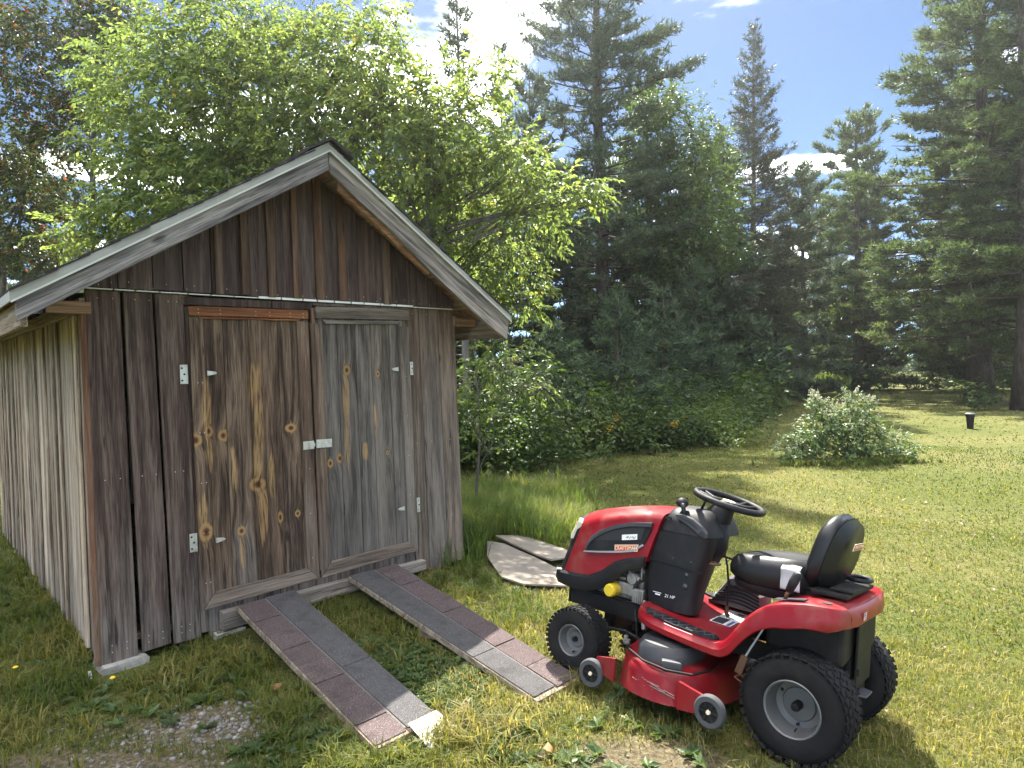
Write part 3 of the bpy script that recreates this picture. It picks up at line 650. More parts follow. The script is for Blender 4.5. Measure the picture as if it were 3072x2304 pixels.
RROWS = [(-.86, .0), (-.55, .35), (-.2, -.35), (.2, .35), (.55, -.35), (.86, .0)]
for sx in (-1, 1):
    wheel('rear_wheel', sx * .365, 0, .232, .225, .118, 36, RROWS, sgn=sx)
    wheel('front_wheel', sx * .375, 1.2, .178, .15, .083, 38, RROWS, sgn=sx)
# ---- frame, engine, axles
mb = MB()
for sx in (-1, 1): mb.box((sx * .185, .66, .355), (.02, 1.5, .09), (0, 0, 0), .003)
mb.box((0, 1.41, .36), (.4, .012, .1)); mb.box((0, .02, .33), (.3, .34, .22), (0, 0, 0), .02); mb.box((0, .6, .37), (.36, .5, .02)); mb.box((0, 1.1, .4), (.36, .5, .02))
mb.tube([(-.3, 0, .232), (.3, 0, .232)], .05, 10); mb.box((0, .02, .52), (.62, .34, .2), (0, 0, 0), .02)
mb.build('frame', m_frame, mower)
mb = MB().box((0, 1.2, .2), (.56, .05, .05), (0, .0, 0), .006).box((0, 1.2, .28), (.12, .08, .16), (0, 0, 0), .01)
for sx in (-1, 1): mb.tube([(sx * .27, 1.2, .12), (sx * .27, 1.2, .28)], .022, 8)
mb.build('front_axle', m_frame, mower)
mb = MB().tube([(-.24, 1.12, .24), (-.25, .98, .26), (-.2, .78, .2), (-.05, .5, .22)], .011, 6).tube([(-.25, 1.0, .2), (-.28, .75, .17), (-.2, .6, .16)], .009, 6).tube([(-.18, .97, .4), (-.22, .93, .33), (-.24, .9, .22), (-.3, .88, .2)], .005, 6).build('linkage_rods', m_frame, mower)
mb = MB().box((-.0, 1.1, .5), (.3, .32, .2), (0, 0, 0), .02)
for k in range(6): mb.box((-.165, 1.12 - .0, .44 + .03 * k), (.05, .2 - .01 * k, .012))
mb.lathe([(0, -.24), (.03, -.24), (.035, -.22), (.035, -.1)], 'x', (0, .97, .55), 14).tube([(-.17, 1.05, .62), (-.21, 1.0, .58), (-.22, .93, .55)], .012, 8).box((-.19, 1.02, .48), (.05, .1, .07), (0, 0, 0), .01).tube([(-.2, .93, .65), (-.2, .93, .55)], .006, 6)
mb.build('engine', m_eng, mower)
MB().lathe([(0, -.285), (.03, -.285), (.036, -.278), (.038, -.26), (.036, -.255), (.037, -.2), (.036, -.17)], 'x', (0, 1.085, .462), 24).build('oil_filter', m_yel, mower, True, angle=40)
mb = MB().box((-.21, .93, .46), (.05, .06, .075), (0, 0, .2), .006)
for k in range(5): mb.box((-.237, .93 + .012 * (k - 2), .46), (.008, .004, .07))
mb.tube([(-.2, .9, .44), (-.23, .88, .36), (-.25, .86, .3)], .014, 8).build('muffler_guard', m_eng, mower)
# ---- bumper / lower grille
path = [(-.243, .895), (-.243, 1.0), (-.242, 1.08), (-.24, 1.17), (-.238, 1.26), (-.234, 1.36), (-.226, 1.44), (-.195, 1.51), (-.13, 1.555), (-.06, 1.575), (0, 1.58)]
path += [(-x, y) for x, y in path[:-1][::-1]]
def bz(x, y):
    top = np.interp(y, [.895, .95, 1.04, 1.1, 1.14, 1.2, 1.3, 1.45, 1.6], [.69, .675, .648, .618, .588, .52, .496, .49, .47])
    bot = np.interp(y, [.895, .95, 1.03, 1.09, 1.17, 1.28, 1.4, 1.47, 1.6], [.63, .615, .572, .511, .445, .403, .403, .41, .395]); return float(top), float(bot)
secs = []
for i, (x, y) in enumerate(path):
    t, b = bz(x, y); nx_, ny_ = (x * 4, 0) if y < 1.4 else (x * 2.6, 1.0 * (y - 1.36) * 5); n_ = math.hypot(nx_, ny_); nx_, ny_ = nx_ / n_, ny_ / n_
    k = .016
    secs.append([(x, y, b), (x + nx_ * k, y + ny_ * k, b + .03), (x + nx_ * k, y + ny_ * k, t - .012), (x + nx_ * .004, y + ny_ * .004, t), (x - nx_ * k, y - ny_ * k, t), (x - nx_ * k, y - ny_ * k, b)])
bump = MB().loft(secs).build('bumper', m_blk, mower, True, angle=40)
mb = MB()   # script badge strokes moulded on the bumper
for k in range(9): mb.box((-.217 + .004 * k, 1.475 + .0 - .011 * k if False else 1.49 - .014 * k, .452 - .001 * k), (.004, .003, .012 + .01 * (k % 3 == 0)), (.6, 0, -.3))
mb.box((-.222, 1.42, .438), (.003, .1, .003), (.05, 0, -.12)); mb.build('script_mark', m_lgry, bump)
MB().box((-.2, 1.505, .487), (.04, .035, .01), (0, 0, .6), .003).build('bumper_clip', m_lgry, bump)
# ---- hood
def hood_sec(s):
    yt = .80 + s * .63
    tab = [(0, .972, .93, .236, .66, .3), (.25, .96, .914, .236, .62, .3), (.45, .94, .89, .234, .53, .31), (.6, .92, .87, .231, .485, .32), (.8, .889, .842, .224, .47, .33), (.93, .862, .815, .214, .468, .34), (1, .842, .79, .2, .468, .34)]
    top, sh, w_, zb, sl = lerp_tab(tab, s)
    sl_pts = [(-w_, zb), (-w_ - .003, zb + (sh - zb) * .5), (-w_ + .004, sh - .03), (-w_ + .012, sh - .008), (-w_ + .03, sh + .008), (-w_ * .5, sh + (top - sh) * .55), (-.03, top), (.03, top)]
    pts = sl_pts + [(-x, z) for x, z in sl_pts[:6][::-1]]
    return [(x, yt + (top - z) * sl - .1 * s * (x / .22) ** 2, z) for x, z in pts]
hs = [hood_sec(s) for s in np.linspace(0, 1, 22)]
hood = MB().loft(hs, cap=True).build('hood', m_red, mower, True, angle=30)
# black nose with headlights
s1 = hood_sec(1.0); c1 = Vector((0, 0, 0))
def inset(sec, kx, dy, dz): return [(x * kx, y + dy, z + dz) for x, y, z in sec]
MB().loft([inset(s1, .985, .0, -.004), inset(s1, .96, .03, -.012), inset(s1, .84, .062, -.03), inset(s1, .6, .075, -.045)]).build('grille', m_blk, mower, True, angle=35)
for sx in (-1, 1):
    q = [(sx * .188, 1.39, .795), (sx * .11, 1.44, .81), (sx * .11, 1.495, .70), (sx * .186, 1.44, .685)]
    MB().loft([[(x, y - .02, z) for x, y, z in q], [(x * 1.01, y + .01, z + .002) for x, y, z in q]]).build('headlight', m_lens, mower)
# hood vent with silver arch, badge and sticker
def flank(pts, x0, x1, name, mat, par, bev=.001): return MB().poly(pts, x0, x1, 'yz', bev).build(name, mat, par)
XO = -.242
vo = [(1.297, .641), (1.285, .69), (1.255, .735), (1.202, .777), (1.14, .81), (1.083, .835), (1.02, .855), (.966, .866), (.862, .882), (.874, .83), (.908, .752), (.979, .705), (1.04, .688), (1.096, .674), (1.2, .655)]
vent = flank(vo, XO - .006, XO + .004, 'vent_panel', m_blk, hood)
ho = [(1.253, .714), (1.188, .764), (1.08, .809), (1.0, .832), (.91, .85), (.928, .778), (1.06, .75)]
flank(ho, XO - .0075, XO - .005, 'vent_opening', m_ink, vent, 0)
arch = [(1.297, .645), (1.285, .69), (1.255, .737), (1.202, .779), (1.14, .812), (1.083, .837), (1.02, .857), (.966, .868), (.862, .884)]
inn = [(.868, .858), (.966, .846), (1.02, .835), (1.083, .814), (1.14, .79), (1.2, .757), (1.252, .715), (1.275, .675), (1.285, .65)]
flank(arch + inn, XO - .015, XO - .004, 'vent_trim', m_gry, vent, .002)
flank([(.905, .748), (.97, .702), (1.04, .684), (1.096, .672), (1.2, .652), (1.303, .636), (1.302, .644), (1.2, .661), (1.096, .682), (1.04, .694), (.975, .712), (.915, .755)], XO - .012, XO - .006, 'vent_lip', m_lgry, vent, .001)
flank([(1.05, .783), (.952, .805), (.95, .774), (1.047, .753)], XO - .011, XO - .008, 'white_label', m_stick, vent, 0)
mb = MB()
for k in range(7): mb.box((XO - .0115, 1.02 - .01 * k, .774 + .0018 * k + .003 * math.sin(k * 2.3)), (.0005, .003 + .003 * (k % 2), .009 + .004 * math.sin(k * 1.7)), (.4 * math.sin(k), 0, 0))
mb.build('handwriting', m_ink, vent)
bd = flank([(1.092, .718), (.94, .748), (.942, .709), (1.088, .68)], XO - .011, XO - .006, 'badge', m_cream, hood, 0)
flank([(1.088, .715), (.944, .743), (.945, .713), (1.085, .685)], XO - .0118, XO - .0111, 'badge_field', m_orange, bd, 0)
text('CRAFTSMAN', .03, m_cream, bd, side_mx(XO - .0122, 1.016, .7135, .195), sx=.86)
# ---- dash and steering tower
def rr3(y0, y1, w_, z, r=.05):
    pts = rrect(0, (y0 + y1) / 2, w_ * 2, y1 - y0, min(r, (y1 - y0) / 2 - .005, w_ - .005), 5); return [(x, y, z) for x, y in pts]
def tower(z, yl, xr, yr, yf): return [(x, y, z) for x, y in [(-.2, yf), (-.1, yf + .008), (.1, yf + .008), (.2, yf), (.222, yf - .03), (.226, .76), (xr + .035, yr + .03), (xr + .012, yr + .006), (xr - .02, yr - .006), (-.15, yl - .006), (-.19, yl), (-.214, yl + .015), (-.226, yl + .045), (-.224, yf - .03)]]
dsec = [tower(.435, .605, .1, .69, .875), tower(.5, .60, .11, .685, .885), tower(.62, .59, .13, .655, .89), tower(.7, .575, .15, .64, .885), tower(.78, .56, .17, .605, .868), tower(.85, .545, .19, .6, .845)]
dash = MB().loft(dsec).build('dash_tower', m_blk, mower, True, angle=40)
ds2 = [rr3(.54, .846, .227, .852, .06), rr3(.552, .832, .22, .9, .06), rr3(.57, .818, .2, .94, .06), rr3(.585, .808, .165, .972, .06), rr3(.62, .79, .1, .985, .05)]
MB().loft(ds2).build('dash_top', m_blk, mower, True, angle=50)
flank([(.888, .69), (.892, .684), (.6, .662), (.56, .668), (.56, .674), (.6, .669)], -.2305, -.226, 'panel_seam', m_frame, dash, 0)
for y, z, r_ in ((.735, .71, .006), (.63, .712, .006), (.65, .64, .011), (.652, .58, .014)):
    MB().lathe([(0, -.2335), (r_, -.231), (r_ * 1.1, -.226)], 'x', (0, y, z), 12).build('screw_cap', m_gry, dash, True)
text('21 HP', .024, m_stick, dash, side_mx(-.2305, .735, .507, .03), shear=.2)
MB().box((-.2305, .81, .513), (.001, .05, .003)).box((-.2305, .806, .503), (.001, .03, .007)).build('print_line', m_stick, dash)
# lever slot plate, throttle lever, key plate
slot = flank([(.745, .953), (.70, .958), (.64, .942), (.585, .91), (.555, .878), (.556, .852), (.58, .845), (.62, .88), (.67, .912), (.73, .928)], -.232, -.205, 'lever_plate', m_gry, dash, .004)
flank([(.715, .943), (.66, .931), (.605, .898), (.61, .89), (.665, .92), (.718, .934)], -.2335, -.2318, 'lever_slot', m_ink, slot, 0)
MB().lathe([(.011, -.234), (.016, -.2335), (.02, -.231)], 'x', (0, .578, .869), 16).build('key_ring', m_ink, slot, True)
mb = MB().tube([(-.2, .7, .93), (-.215, .7, .965), (-.205, .712, 1.0), (-.18, .73, 1.01)], [.011, .011, .013, .014], 10).build('throttle_lever', m_blk, mower, True)
mb = MB().lathe([(0, .028), (.02, .022), (.033, .008), (.035, -.006), (.025, -.018), (0, -.02)], 'z', (0, 0, 0), 16); o = mb.build('throttle_knob', m_blk, mower, True); o.location = (-.172, .735, 1.013); o.rotation_euler = (.2, -.3, 0)
MB().tube([(-.02, .69, .98), (-.02, .67, 1.03), (-.0, .62, 1.045), (.0, .58, 1.02)], .008, 8).build('wire_handle', m_blk, mower, True)
for k in range(3): flank([(.80 - .012 * k, .915), (.793 - .012 * k, .917), (.797 - .012 * k, .93), (.804 - .012 * k, .928)], -.226, -.21, 'dash_mark', m_ink, dash, 0)
# ---- steering column and wheel
MB().tube([(0, .63, .9), (0, .592, .96), (0, .567, 1.0), (0, .556, 1.02)], [.085, .075, .058, .05], 18).build('steering_column', m_blk, mower, True, angle=45)
mb = MB().tube([(0, .63, .7), (0, .605, .79), (0, .605, .92)], [.05, .072, .08], 14); mb.build('column_shroud', m_blk, mower, True)
swl = empty('steering_wheel', (0, .543, 1.046), (.215, 0, 0), mower)
mb = MB(); SR = .182
mb.tube([(SR * math.cos(2 * math.pi * k / 40), SR * math.sin(2 * math.pi * k / 40), 0) for k in range(41)], .0175, 12, cap=False); mb.build('wheel_rim', m_blk, swl, True)
mb = MB()
for a in (90, 205, 335):
    ca, sa = math.cos(R(a)), math.sin(R(a)); w_ = .02
    for o_ in (-1, 1):
        mb.tube([(ca * .03 - sa * .012 * o_, sa * .03 + ca * .012 * o_, -.012), (ca * .1 - sa * .02 * o_, sa * .1 + ca * .02 * o_, -.012), (ca * SR - sa * .045 * o_, sa * SR + ca * .045 * o_, 0)], [.013, .01, .011], 8)
mb.build('spokes', m_blk, swl, True)
MB().lathe([(0, .012), (.035, .01), (.05, 0), (.052, -.02), (.04, -.05)], 'z', (0, 0, -.01), 24).build('wheel_hub', m_blk, swl, True, angle=40)
MB().lathe([(0, .0155), (.034, .0145), (.036, .012)], 'z', (0, 0, -.01), 24).build('hub_cap', m_cream, swl, True)
# dangling cable and loop at the rear of the tower
MB().tube([(.1, .63, .72), (.06, .56, .735), (-.01, .52, .7), (-.02, .5, .6), (-.02, .5, .47)], .006, 6).build('cable', m_frame, mower)
MB().tube([(-.02, .5, .49), (-.02, .5, .45), (-.015, .49, .435)], .012, 8).build('cable_tip', m_cop, mower)
MB().tube([(.05, .56, .735), (.1, .45, .71), (.16, .34, .66)], .006, 6).build('brake_rod', m_frame, mower)
MB().box((.06, .585, .75), (.06, .03, .045), (.1, 0, 0), .006).build('cable_guide', m_frame, mower)
MB().lathe([(0, -.01), (.042, -.004), (.045, .004), (.02, .012), (0, .012)], 'z', (-.1, .565, .71), 14).build('pedal_pad', m_cop, mower, True)
# ---- red floor and fenders: one pressed sheet
ftab = [(-.222, .655, .28, .05), (-.218, .668, .34, .06), (-.205, .684, .38, .075), (-.18, .69, .412, .09), (-.14, .693, .435, .104), (-.09, .693, .45, .104), (-.03, .69, .46, .104), (.05, .676, .467, .11), (.1, .662, .467, .105), (.15, .638, .467, .1), (.19, .608, .467, .098), (.225, .574, .467, .1), (.26, .53, .467, .1), (.29, .487, .467, .1), (.315, .45, .467, .085), (.34, .425, .467, .07), (.37, .413, .467, .06), (.45, .413, .465, .056), (.6, .424, .462, .054), (.7, .433, .452, .054), (.76, .44, .436, .054), (.8, .446, .412, .054), (.83, .451, .38, .054), (.85, .454, .34, .052), (.862, .455, .29, .05)]
ftab = [(y * .79 if y < 0 else y, a_, b_, c_) for y, a_, b_, c_ in ftab]
secs = []
for y, zt, w_, skirt in ftab:
    fl = max(0, min(1, (y - .25) / .1)); rise = 1 if y > .33 else 0
    half = [(-w_ - .004, zt - skirt), (-w_ - .006, zt - skirt * .55), (-w_ - .001, zt - skirt * .45), (-w_ + .003, zt - .022), (-w_ + .012, zt - .006), (-w_ + .028, zt), (-w_ + .05, zt - .003), (-.27 if w_ > .3 else -w_ * .7, zt - .006 * rise), (-.12, zt - .006 * rise)]
    pts = half + [(-x, z) for x, z in half[::-1]]
    inner = [(x * .985, z - .006) for x, z in pts[::-1]]
    secs.append([(x, y, z) for x, z in pts + inner])
fender = MB().loft(secs).build('fender_pan', m_red, mower, True, angle=38)
# rear skirt panel
q = [(-.31, -.222), (-.24, -.235), (0, -.243), (.24, -.235), (.31, -.222)]
rs_ = []
for x, y in [(x, y + .047) for x, y in q]: rs_.append([(x, y, .602 + (.012 if abs(x) < .1 else 0)), (x, y - .004, .64), (x, y + .006, .672), (x, y + .02, .682), (x, y + .03, .66), (x, y + .01, .602)])
rp = MB().loft(rs_).build('rear_panel', m_red, mower, True, angle=40)
fl = MB().box((-.17, -.1985, .64), (.05, .001, .034)).build('flag_sticker', m_stick, rp)
mb = MB()
for k in range(4): mb.box((-.17, -.1993, .627 + .0085 * k), (.05, .0006, .004))
mb.build('flag_stripe', m_orange, fl); MB().box((-.1855, -.1998, .649), (.019, .0006, .016)).build('flag_canton', m_blue, fl)
MB().lathe([(0, .003), (.018, .003), (.02, 0)], 'z', (-.35, -.085, .692), 14).build('fender_hole', m_ink, fender)
o = MB().box((-.36, .07, .674), (.07, .14, .004), (-.2, 0, 0), .002).build('height_scale_plate', m_blk, fender)
# foot pads with raised zigzag ribs
def pad(sx):
    out = [(sx * .36, .8), (sx * .40, .77), (sx * .432, .7), (sx * .442, .6), (sx * .444, .45), (sx * .442, .385), (sx * .40, .372), (sx * .365, .4), (sx * .352, .5), (sx * .345, .65), (sx * .335, .76), (sx * .342, .79)]
    fz = lambda y: float(np.interp(y, [f[0] for f in ftab], [f[1] for f in ftab]))
    mb = MB(); lo = [(x, y, fz(y) - .002) for x, y in out]; hi = [(x, y, fz(y) + .006) for x, y in out]; mb.loft([lo, hi])
    o = mb.build('foot_pad', m_blk if sx < 0 else m_blk, fender); mb = MB(); y = .39; k = 0
    while y < .74:
        xa, xb = (.362, .432); 
        mb.tube([(sx * (xa if k % 2 else xb), y, fz(y) + .007), (sx * (xb if k % 2 else xa), y + .03, fz(y + .03) + .007)], .0045, 5); y += .03 if k % 2 else .016; k += 1
    mb.build('tread_rib', m_gry if sx < 0 else m_greenp, o)
pad(-1); pad(1)
def decal(name, x, y, z, sx, sy, rz, mat, par, rx=0): return MB().box((x, y, z), (sx, sy, .001), (rx, 0, rz)).build(name, mat, par)
dz = lambda y: float(np.interp(y, [f[0] for f in ftab], [f[1] for f in ftab])) - .0045
dc = decal('warning_label', .12, .5, dz(.5), .22, .13, .1, m_stick, fender, .06)
for k in range(4): decal('label_print', .06 + .04 * k, .5 + .02 * math.sin(k * 2), dz(.5) + .0012, .03, .035, .1, (m_greenp, m_ink, m_greenp, m_red)[k], dc, .06)
dc = decal('warning_label', -.05, .5, dz(.5), .13, .11, .08, m_stick, fender, .06)
decal('label_print', -.05, .515, dz(.515) + .0012, .122, .06, .08, m_ink, dc, .06); decal('label_print', -.05, .46, dz(.46) + .0012, .12, .016, .08, m_blue, dc, .06)
# ---- seat
seat = empty('seat', (0, 0, 0), parent=mower)
def sellipse(a, b, n=28, e=.62):
    r_ = []
    for k in range(n):
        t = 2 * math.pi * k / n; c, s = math.cos(t), math.sin(t); r_.append((a * math.copysign(abs(c) ** e, c), b * math.copysign(abs(s) ** e, s)))
    return r_
cs = []
for z, a, b in ((.64, .16, .16), (.652, .195, .195), (.68, .216, .217), (.72, .228, .229), (.755, .228, .23), (.785, .217, .22), (.803, .195, .2), (.81, .165, .17), (.806, .11, .115), (.798, .05, .05)):
    cs.append([(x, y + .235 + (.01 if z > .7 else 0), z - .02 * (y / .22) * (z > .7) + .014 * (abs(x) / .2) ** 2 * (z > .79)) for x, y in sellipse(a, b, 36, .72)])
MB().loft(cs).build('seat_cushion', m_vinyl, seat, True, angle=60)
cs = []
for z, a, b in ((.615, .15, .14), (.625, .19, .185), (.65, .21, .205), (.67, .215, .21)): cs.append([(x, y + .235, z) for x, y in sellipse(a, b)])
MB().loft(cs).build('seat_base', m_blk, seat, True, angle=50)
def back(y0, th, k, zt, name):
    cs = []
    for d, ins in ((0, .045), (.012, .018), (.03, .004), (th * .6, 0), (th - .02, .006), (th, .03)):
        sec = []
        for x, z in sellipse(.23 - ins, .5 * (zt - .7) - ins, 40, .66):
            zz = (zt + .7) / 2 + z; fz_ = (zz - .7) / .38
            xx = x * (1.0 - .17 * max(0, fz_) ** 1.6)
            sec.append((xx, y0 - d - .135 * fz_ + .05 * fz_ ** 2 + .03 * (abs(xx) / .2) ** 2 * (d < .05), zz))
        cs.append(sec)
    return MB().loft(cs).build(name, m_vinyl, seat, True)
bk = back(.08, .075, 0, 1.075, 'backrest')
sh = back(.02, .05, 0, 1.06, 'backrest_shell')
bdg = MB().box((-.095, -.135, .935), (.14, .003, .034), (.27, 0, -.03)).build('seat_badge', m_cream, sh)
MB().box((-.095, -.1372, .935), (.134, .001, .027), (.27, 0, -.03)).build('badge_field', m_orange, bdg)
Bm = Matrix.Translation((-.095, -.1385, .935)) @ Euler((math.pi / 2 + .27, 0, -.03)).to_matrix().to_4x4()
text('CRAFTSMAN', .024, m_cream, bdg, Bm, sx=.95)
mb = MB().box((0, .12, .705), (.34, .3, .012), (0, 0, 0), .004)
for sx in (-1, 1): mb.box((sx * .15, .16, .68), (.03, .4, .05), (0, 0, 0), .004)
mb.box((0, -.06, .715), (.5, .16, .02), (0, 0, 0), .006).box((-.1, -.1, .735), (.2, .1, .01), (0, 0, 0), .003).build('seat_bracket', m_frame, seat)
MB().tube([(.16 + .075 * math.cos(2 * math.pi * k / 24), -.09 + .055 * math.sin(2 * math.pi * k / 24), .752) for k in range(25)], .011, 8, cap=False).build('cup_holder_ring', m_blk, mower, True)
# ---- lift lever
MB().tube([(-.375, .092, .66), (-.375, .086, .69), (-.372, .075, .715)], [.008, .009, .01], 8).build('lift_lever', m_cop, mower, True)
MB().tube([(-.372, .077, .71), (-.37, .06, .755), (-.365, .045, .792), (-.364, .043, .8)], [.017, .021, .019, .013], 12).build('lever_grip', m_blk, mower, True)
MB().lathe([(0, .005), (.009, .003), (.01, 0)], 'z', (-.364, .042, .798), 10).build('lever_button', m_lgry, mower)
# ---- mower deck
def caps(w_, d, z, cx=0, cy=.64, bulge=.0):
    pts = []
    for k in range(48):
        t = 2 * math.pi * k / 48; c, s = math.cos(t), math.sin(t)
        x = (w_ - d) * (1 if c > 0 else -1) + d * c if abs(c) > 1e-6 else 0
        pts.append((cx + (math.copysign(abs(c) ** .75, c)) * w_, cy + math.copysign(abs(s) ** .85, s) * d, z))
    return pts
dsx = [caps(.585, .3, .085), caps(.592, .305, .088), caps(.585, .298, .1), caps(.575, .29, .19), caps(.565, .282, .22), caps(.54, .262, .24), caps(.5, .235, .252), caps(.3, .2, .262), caps(.2, .1, .264)]
deck = MB().loft(dsx).build('mower_deck', m_redd, mower, True, angle=50)
MB().loft([caps(.2, .15, .245, -.33, .645), caps(.198, .147, .30, -.33, .645), caps(.18, .13, .328, -.33, .645), caps(.13, .09, .338, -.33, .645)]).build('belt_cover', m_gry, mower, True, angle=40)
mb = MB().box((-.5, .56, .262), (.09, .1, .04), (0, 0, .5), .01).build('belt_cover_tab', m_gry, mower)
MB().box((.0, .64, .29), (.3, .3, .07), (0, 0, 0), .02).build('deck_bridge', m_redd, mower)
mb = MB()
for k in range(14): mb.box((-.582 + .003 * abs(k - 7) ** .8 + J(.001), .70 - .014 * k + J(.01), .165 - .002 * k + J(.02)), (.004, .05 + J(.02), .0025), (.12 + J(.1), 0, -.02 * (k - 6)))
mb.build('scrape_mark', m_rust, deck)
mb = MB().loft([[(-.58, .83, .1), (-.58, .83, .215), (-.56, .83, .215), (-.56, .83, .1)], [(-.5, .99, .1), (-.5, .99, .165), (-.485, .99, .165), (-.485, .99, .1)]]).build('wheel_bracket', m_redd, deck)
mb = MB().loft([[(-.60, .47, .1), (-.60, .47, .225), (-.58, .47, .225), (-.58, .47, .1)], [(-.595, .29, .12), (-.595, .29, .19), (-.58, .29, .19), (-.58, .29, .12)]]).build('wheel_bracket', m_redd, deck)
def gauge(x, y, z, rz):
    o = MB().lathe([(.045, -.02), (.066, -.02), (.072, -.012), (.073, 0), (.072, .012), (.066, .02), (.045, .02)], 'x', (0, 0, 0), 28, closed=True).build('gauge_wheel', m_gwh, deck, True, angle=45)
    o.location = (x, y, z); o.rotation_euler = (0, 0, rz); mb = MB()
    mb.lathe([(0, -.016), (.046, -.012), (.046, .012), (0, .012)], 'x', (0, 0, 0), 24); c = mb.build('wheel_disc', m_frame, o); mb = MB()
    for k in range(6): mb.box((-.017, .028 * math.cos(k * 1.047), .028 * math.sin(k * 1.047)), (.008, .034, .008), (k * 1.047, 0, 0), .002)
    mb.build('wheel_spoke', m_blk, o); MB().lathe([(0, -.026), (.009, -.025), (.011, -.016)], 'x', (0, 0, 0), 10).build('axle_bolt', m_cream, o)
gauge(-.53, .99, .085, .1); gauge(-.62, .3, .155, 0)
MB().tube([(-.36, .9, .3), (-.42, .86, .262), (-.5, .8, .26), (-.565, .68, .25), (-.572, .55, .246), (-.53, .44, .25), (-.42, .4, .26), (-.3, .4, .28)], .006, 6).build('belt_cable', m_frame, mower, True)
MB().box((-.43, .855, .268), (.05, .03, .02), (0, 0, .4), .004).box((-.4, .88, .27), (.02, .02, .04), (0, 0, 0), .004).build('deck_bolt', m_eng, mower)
# hanger rods in front of the near rear wheel
MB().tube([(-.4, .17, .52), (-.42, .215, .42), (-.43, .24, .36)], .005, 6).build('hanger_rod', m_lgry, mower)
mb = MB().box((-.43, .245, .34), (.02, .035, .09), (.3, 0, 0), .004).tube([(-.44, .27, .28), (-.445, .24, .3), (-.44, .21, .275), (-.44, .24, .265), (-.44, .27, .28)], .004, 6).build('hanger_bracket', m_cop, mower)
# rear plate and hitch
MB().box((-.03, -.17, .46), (.26, .012, .3), (0, 0, 0), .004).box((-.14, -.176, .38), (.02, .012, .03)).build('rear_plate', m_frame, mower)
MB().poly([(-.1, -.1), (.1, -.1), (.06, -.2), (-.06, -.2)], .25, .258, 'xy', .002).build('hitch_plate', m_gry, mower)
# ---- things left on the mower
def on_mower(o, label, cat):
    o.matrix_world = mower_mx @ o.matrix_world; tag(o, label, cat); return o
mower_mx = Matrix.Translation((1.461, 3.077, -.1)) @ Euler((.03, .159, .843), 'YXZ').to_matrix().to_4x4()
m_paper = simple('white_paper', (0.34, 0.34, 0.35), .8)
mb = MB(); NU, NV = 6, 12; G = {}
for i in range(NU + 1):
    for j in range(NV + 1):
        y = .168 - .09 * i / NU - .012 * j / NV; v_ = j / NV
        x, z = (-.236 + .005 * math.sin(v_ * 5) + (.045 * (.18 - v_) / .18 if v_ < .18 else 0) - .01 * (v_ > .55) * (v_ - .55) * 2, .806 - .115 * v_ + (.0 if v_ > .18 else -.01 * (.18 - v_)))
        G[i, j] = mb.bm.verts.new((x - .003, y, z + J(.001)))
for i in range(NU):
    for j in range(NV): mb.bm.faces.new((G[i, j], G[i + 1, j], G[i + 1, j + 1], G[i, j + 1]))
o = mb.build('paper_sheet', m_paper, None, True); o.modifiers.new('thick', 'SOLIDIFY').thickness = .001
on_mower(o, 'creased white paper hanging over the side of the black mower seat', 'paper')
m_bag = simple('grey_cloth', (0.12, 0.115, 0.125), .9, 0, .2, .25, 30, .004)
m_bagd = simple('dark_cloth', (0.016, 0.014, 0.018), .9)
bag = empty('cloth_bag', (0, 0, 0)); bag.matrix_world = mower_mx.copy()
tag(bag, 'folded grey bag with black stripes and an oval number, under the mower seat', 'bag')
pr = [(.72, .435), (.70, .455), (.66, .51), (.62, .565), (.595, .602), (.56, .612), (.5, .585), (.43, .55), (.4, .53), (.395, .435)]
cs = []
for x, k in ((.215, .93), (.235, 1.0), (.3, 1.02), (.37, .99), (.39, .9)): cs.append([(x + .01 * math.sin(y * 30), .55 + (y - .55) * k, .435 + (z - .435) * k) for y, z in pr])
MB().loft(cs).build('bag_body', m_bag, bag, True, angle=50)
for k in range(6):
    z0 = .445 + .019 * k; pts = []
    for u_ in np.linspace(0, 1, 12): pts.append((.2135 - .004, .705 - .02 * k - (.3 - .022 * k) * u_, z0 + .035 * math.sin(u_ * 2.2) * (1 - u_ * .6) - .03 * max(0, u_ - .6)))
    MB().tube(pts, .0062, 6).build('stripe', m_bagd, bag, True)
MB().tube([(.2115, .545 + .043 * math.cos(2 * math.pi * k / 24), .572 + .024 * math.sin(2 * math.pi * k / 24)) for k in range(25)], .003, 5, cap=False).build('oval', m_bagd, bag)
text('97', .045, m_bagd, bag, side_mx(.2115, .537, .572, -.15), ext=.001, shear=.15)
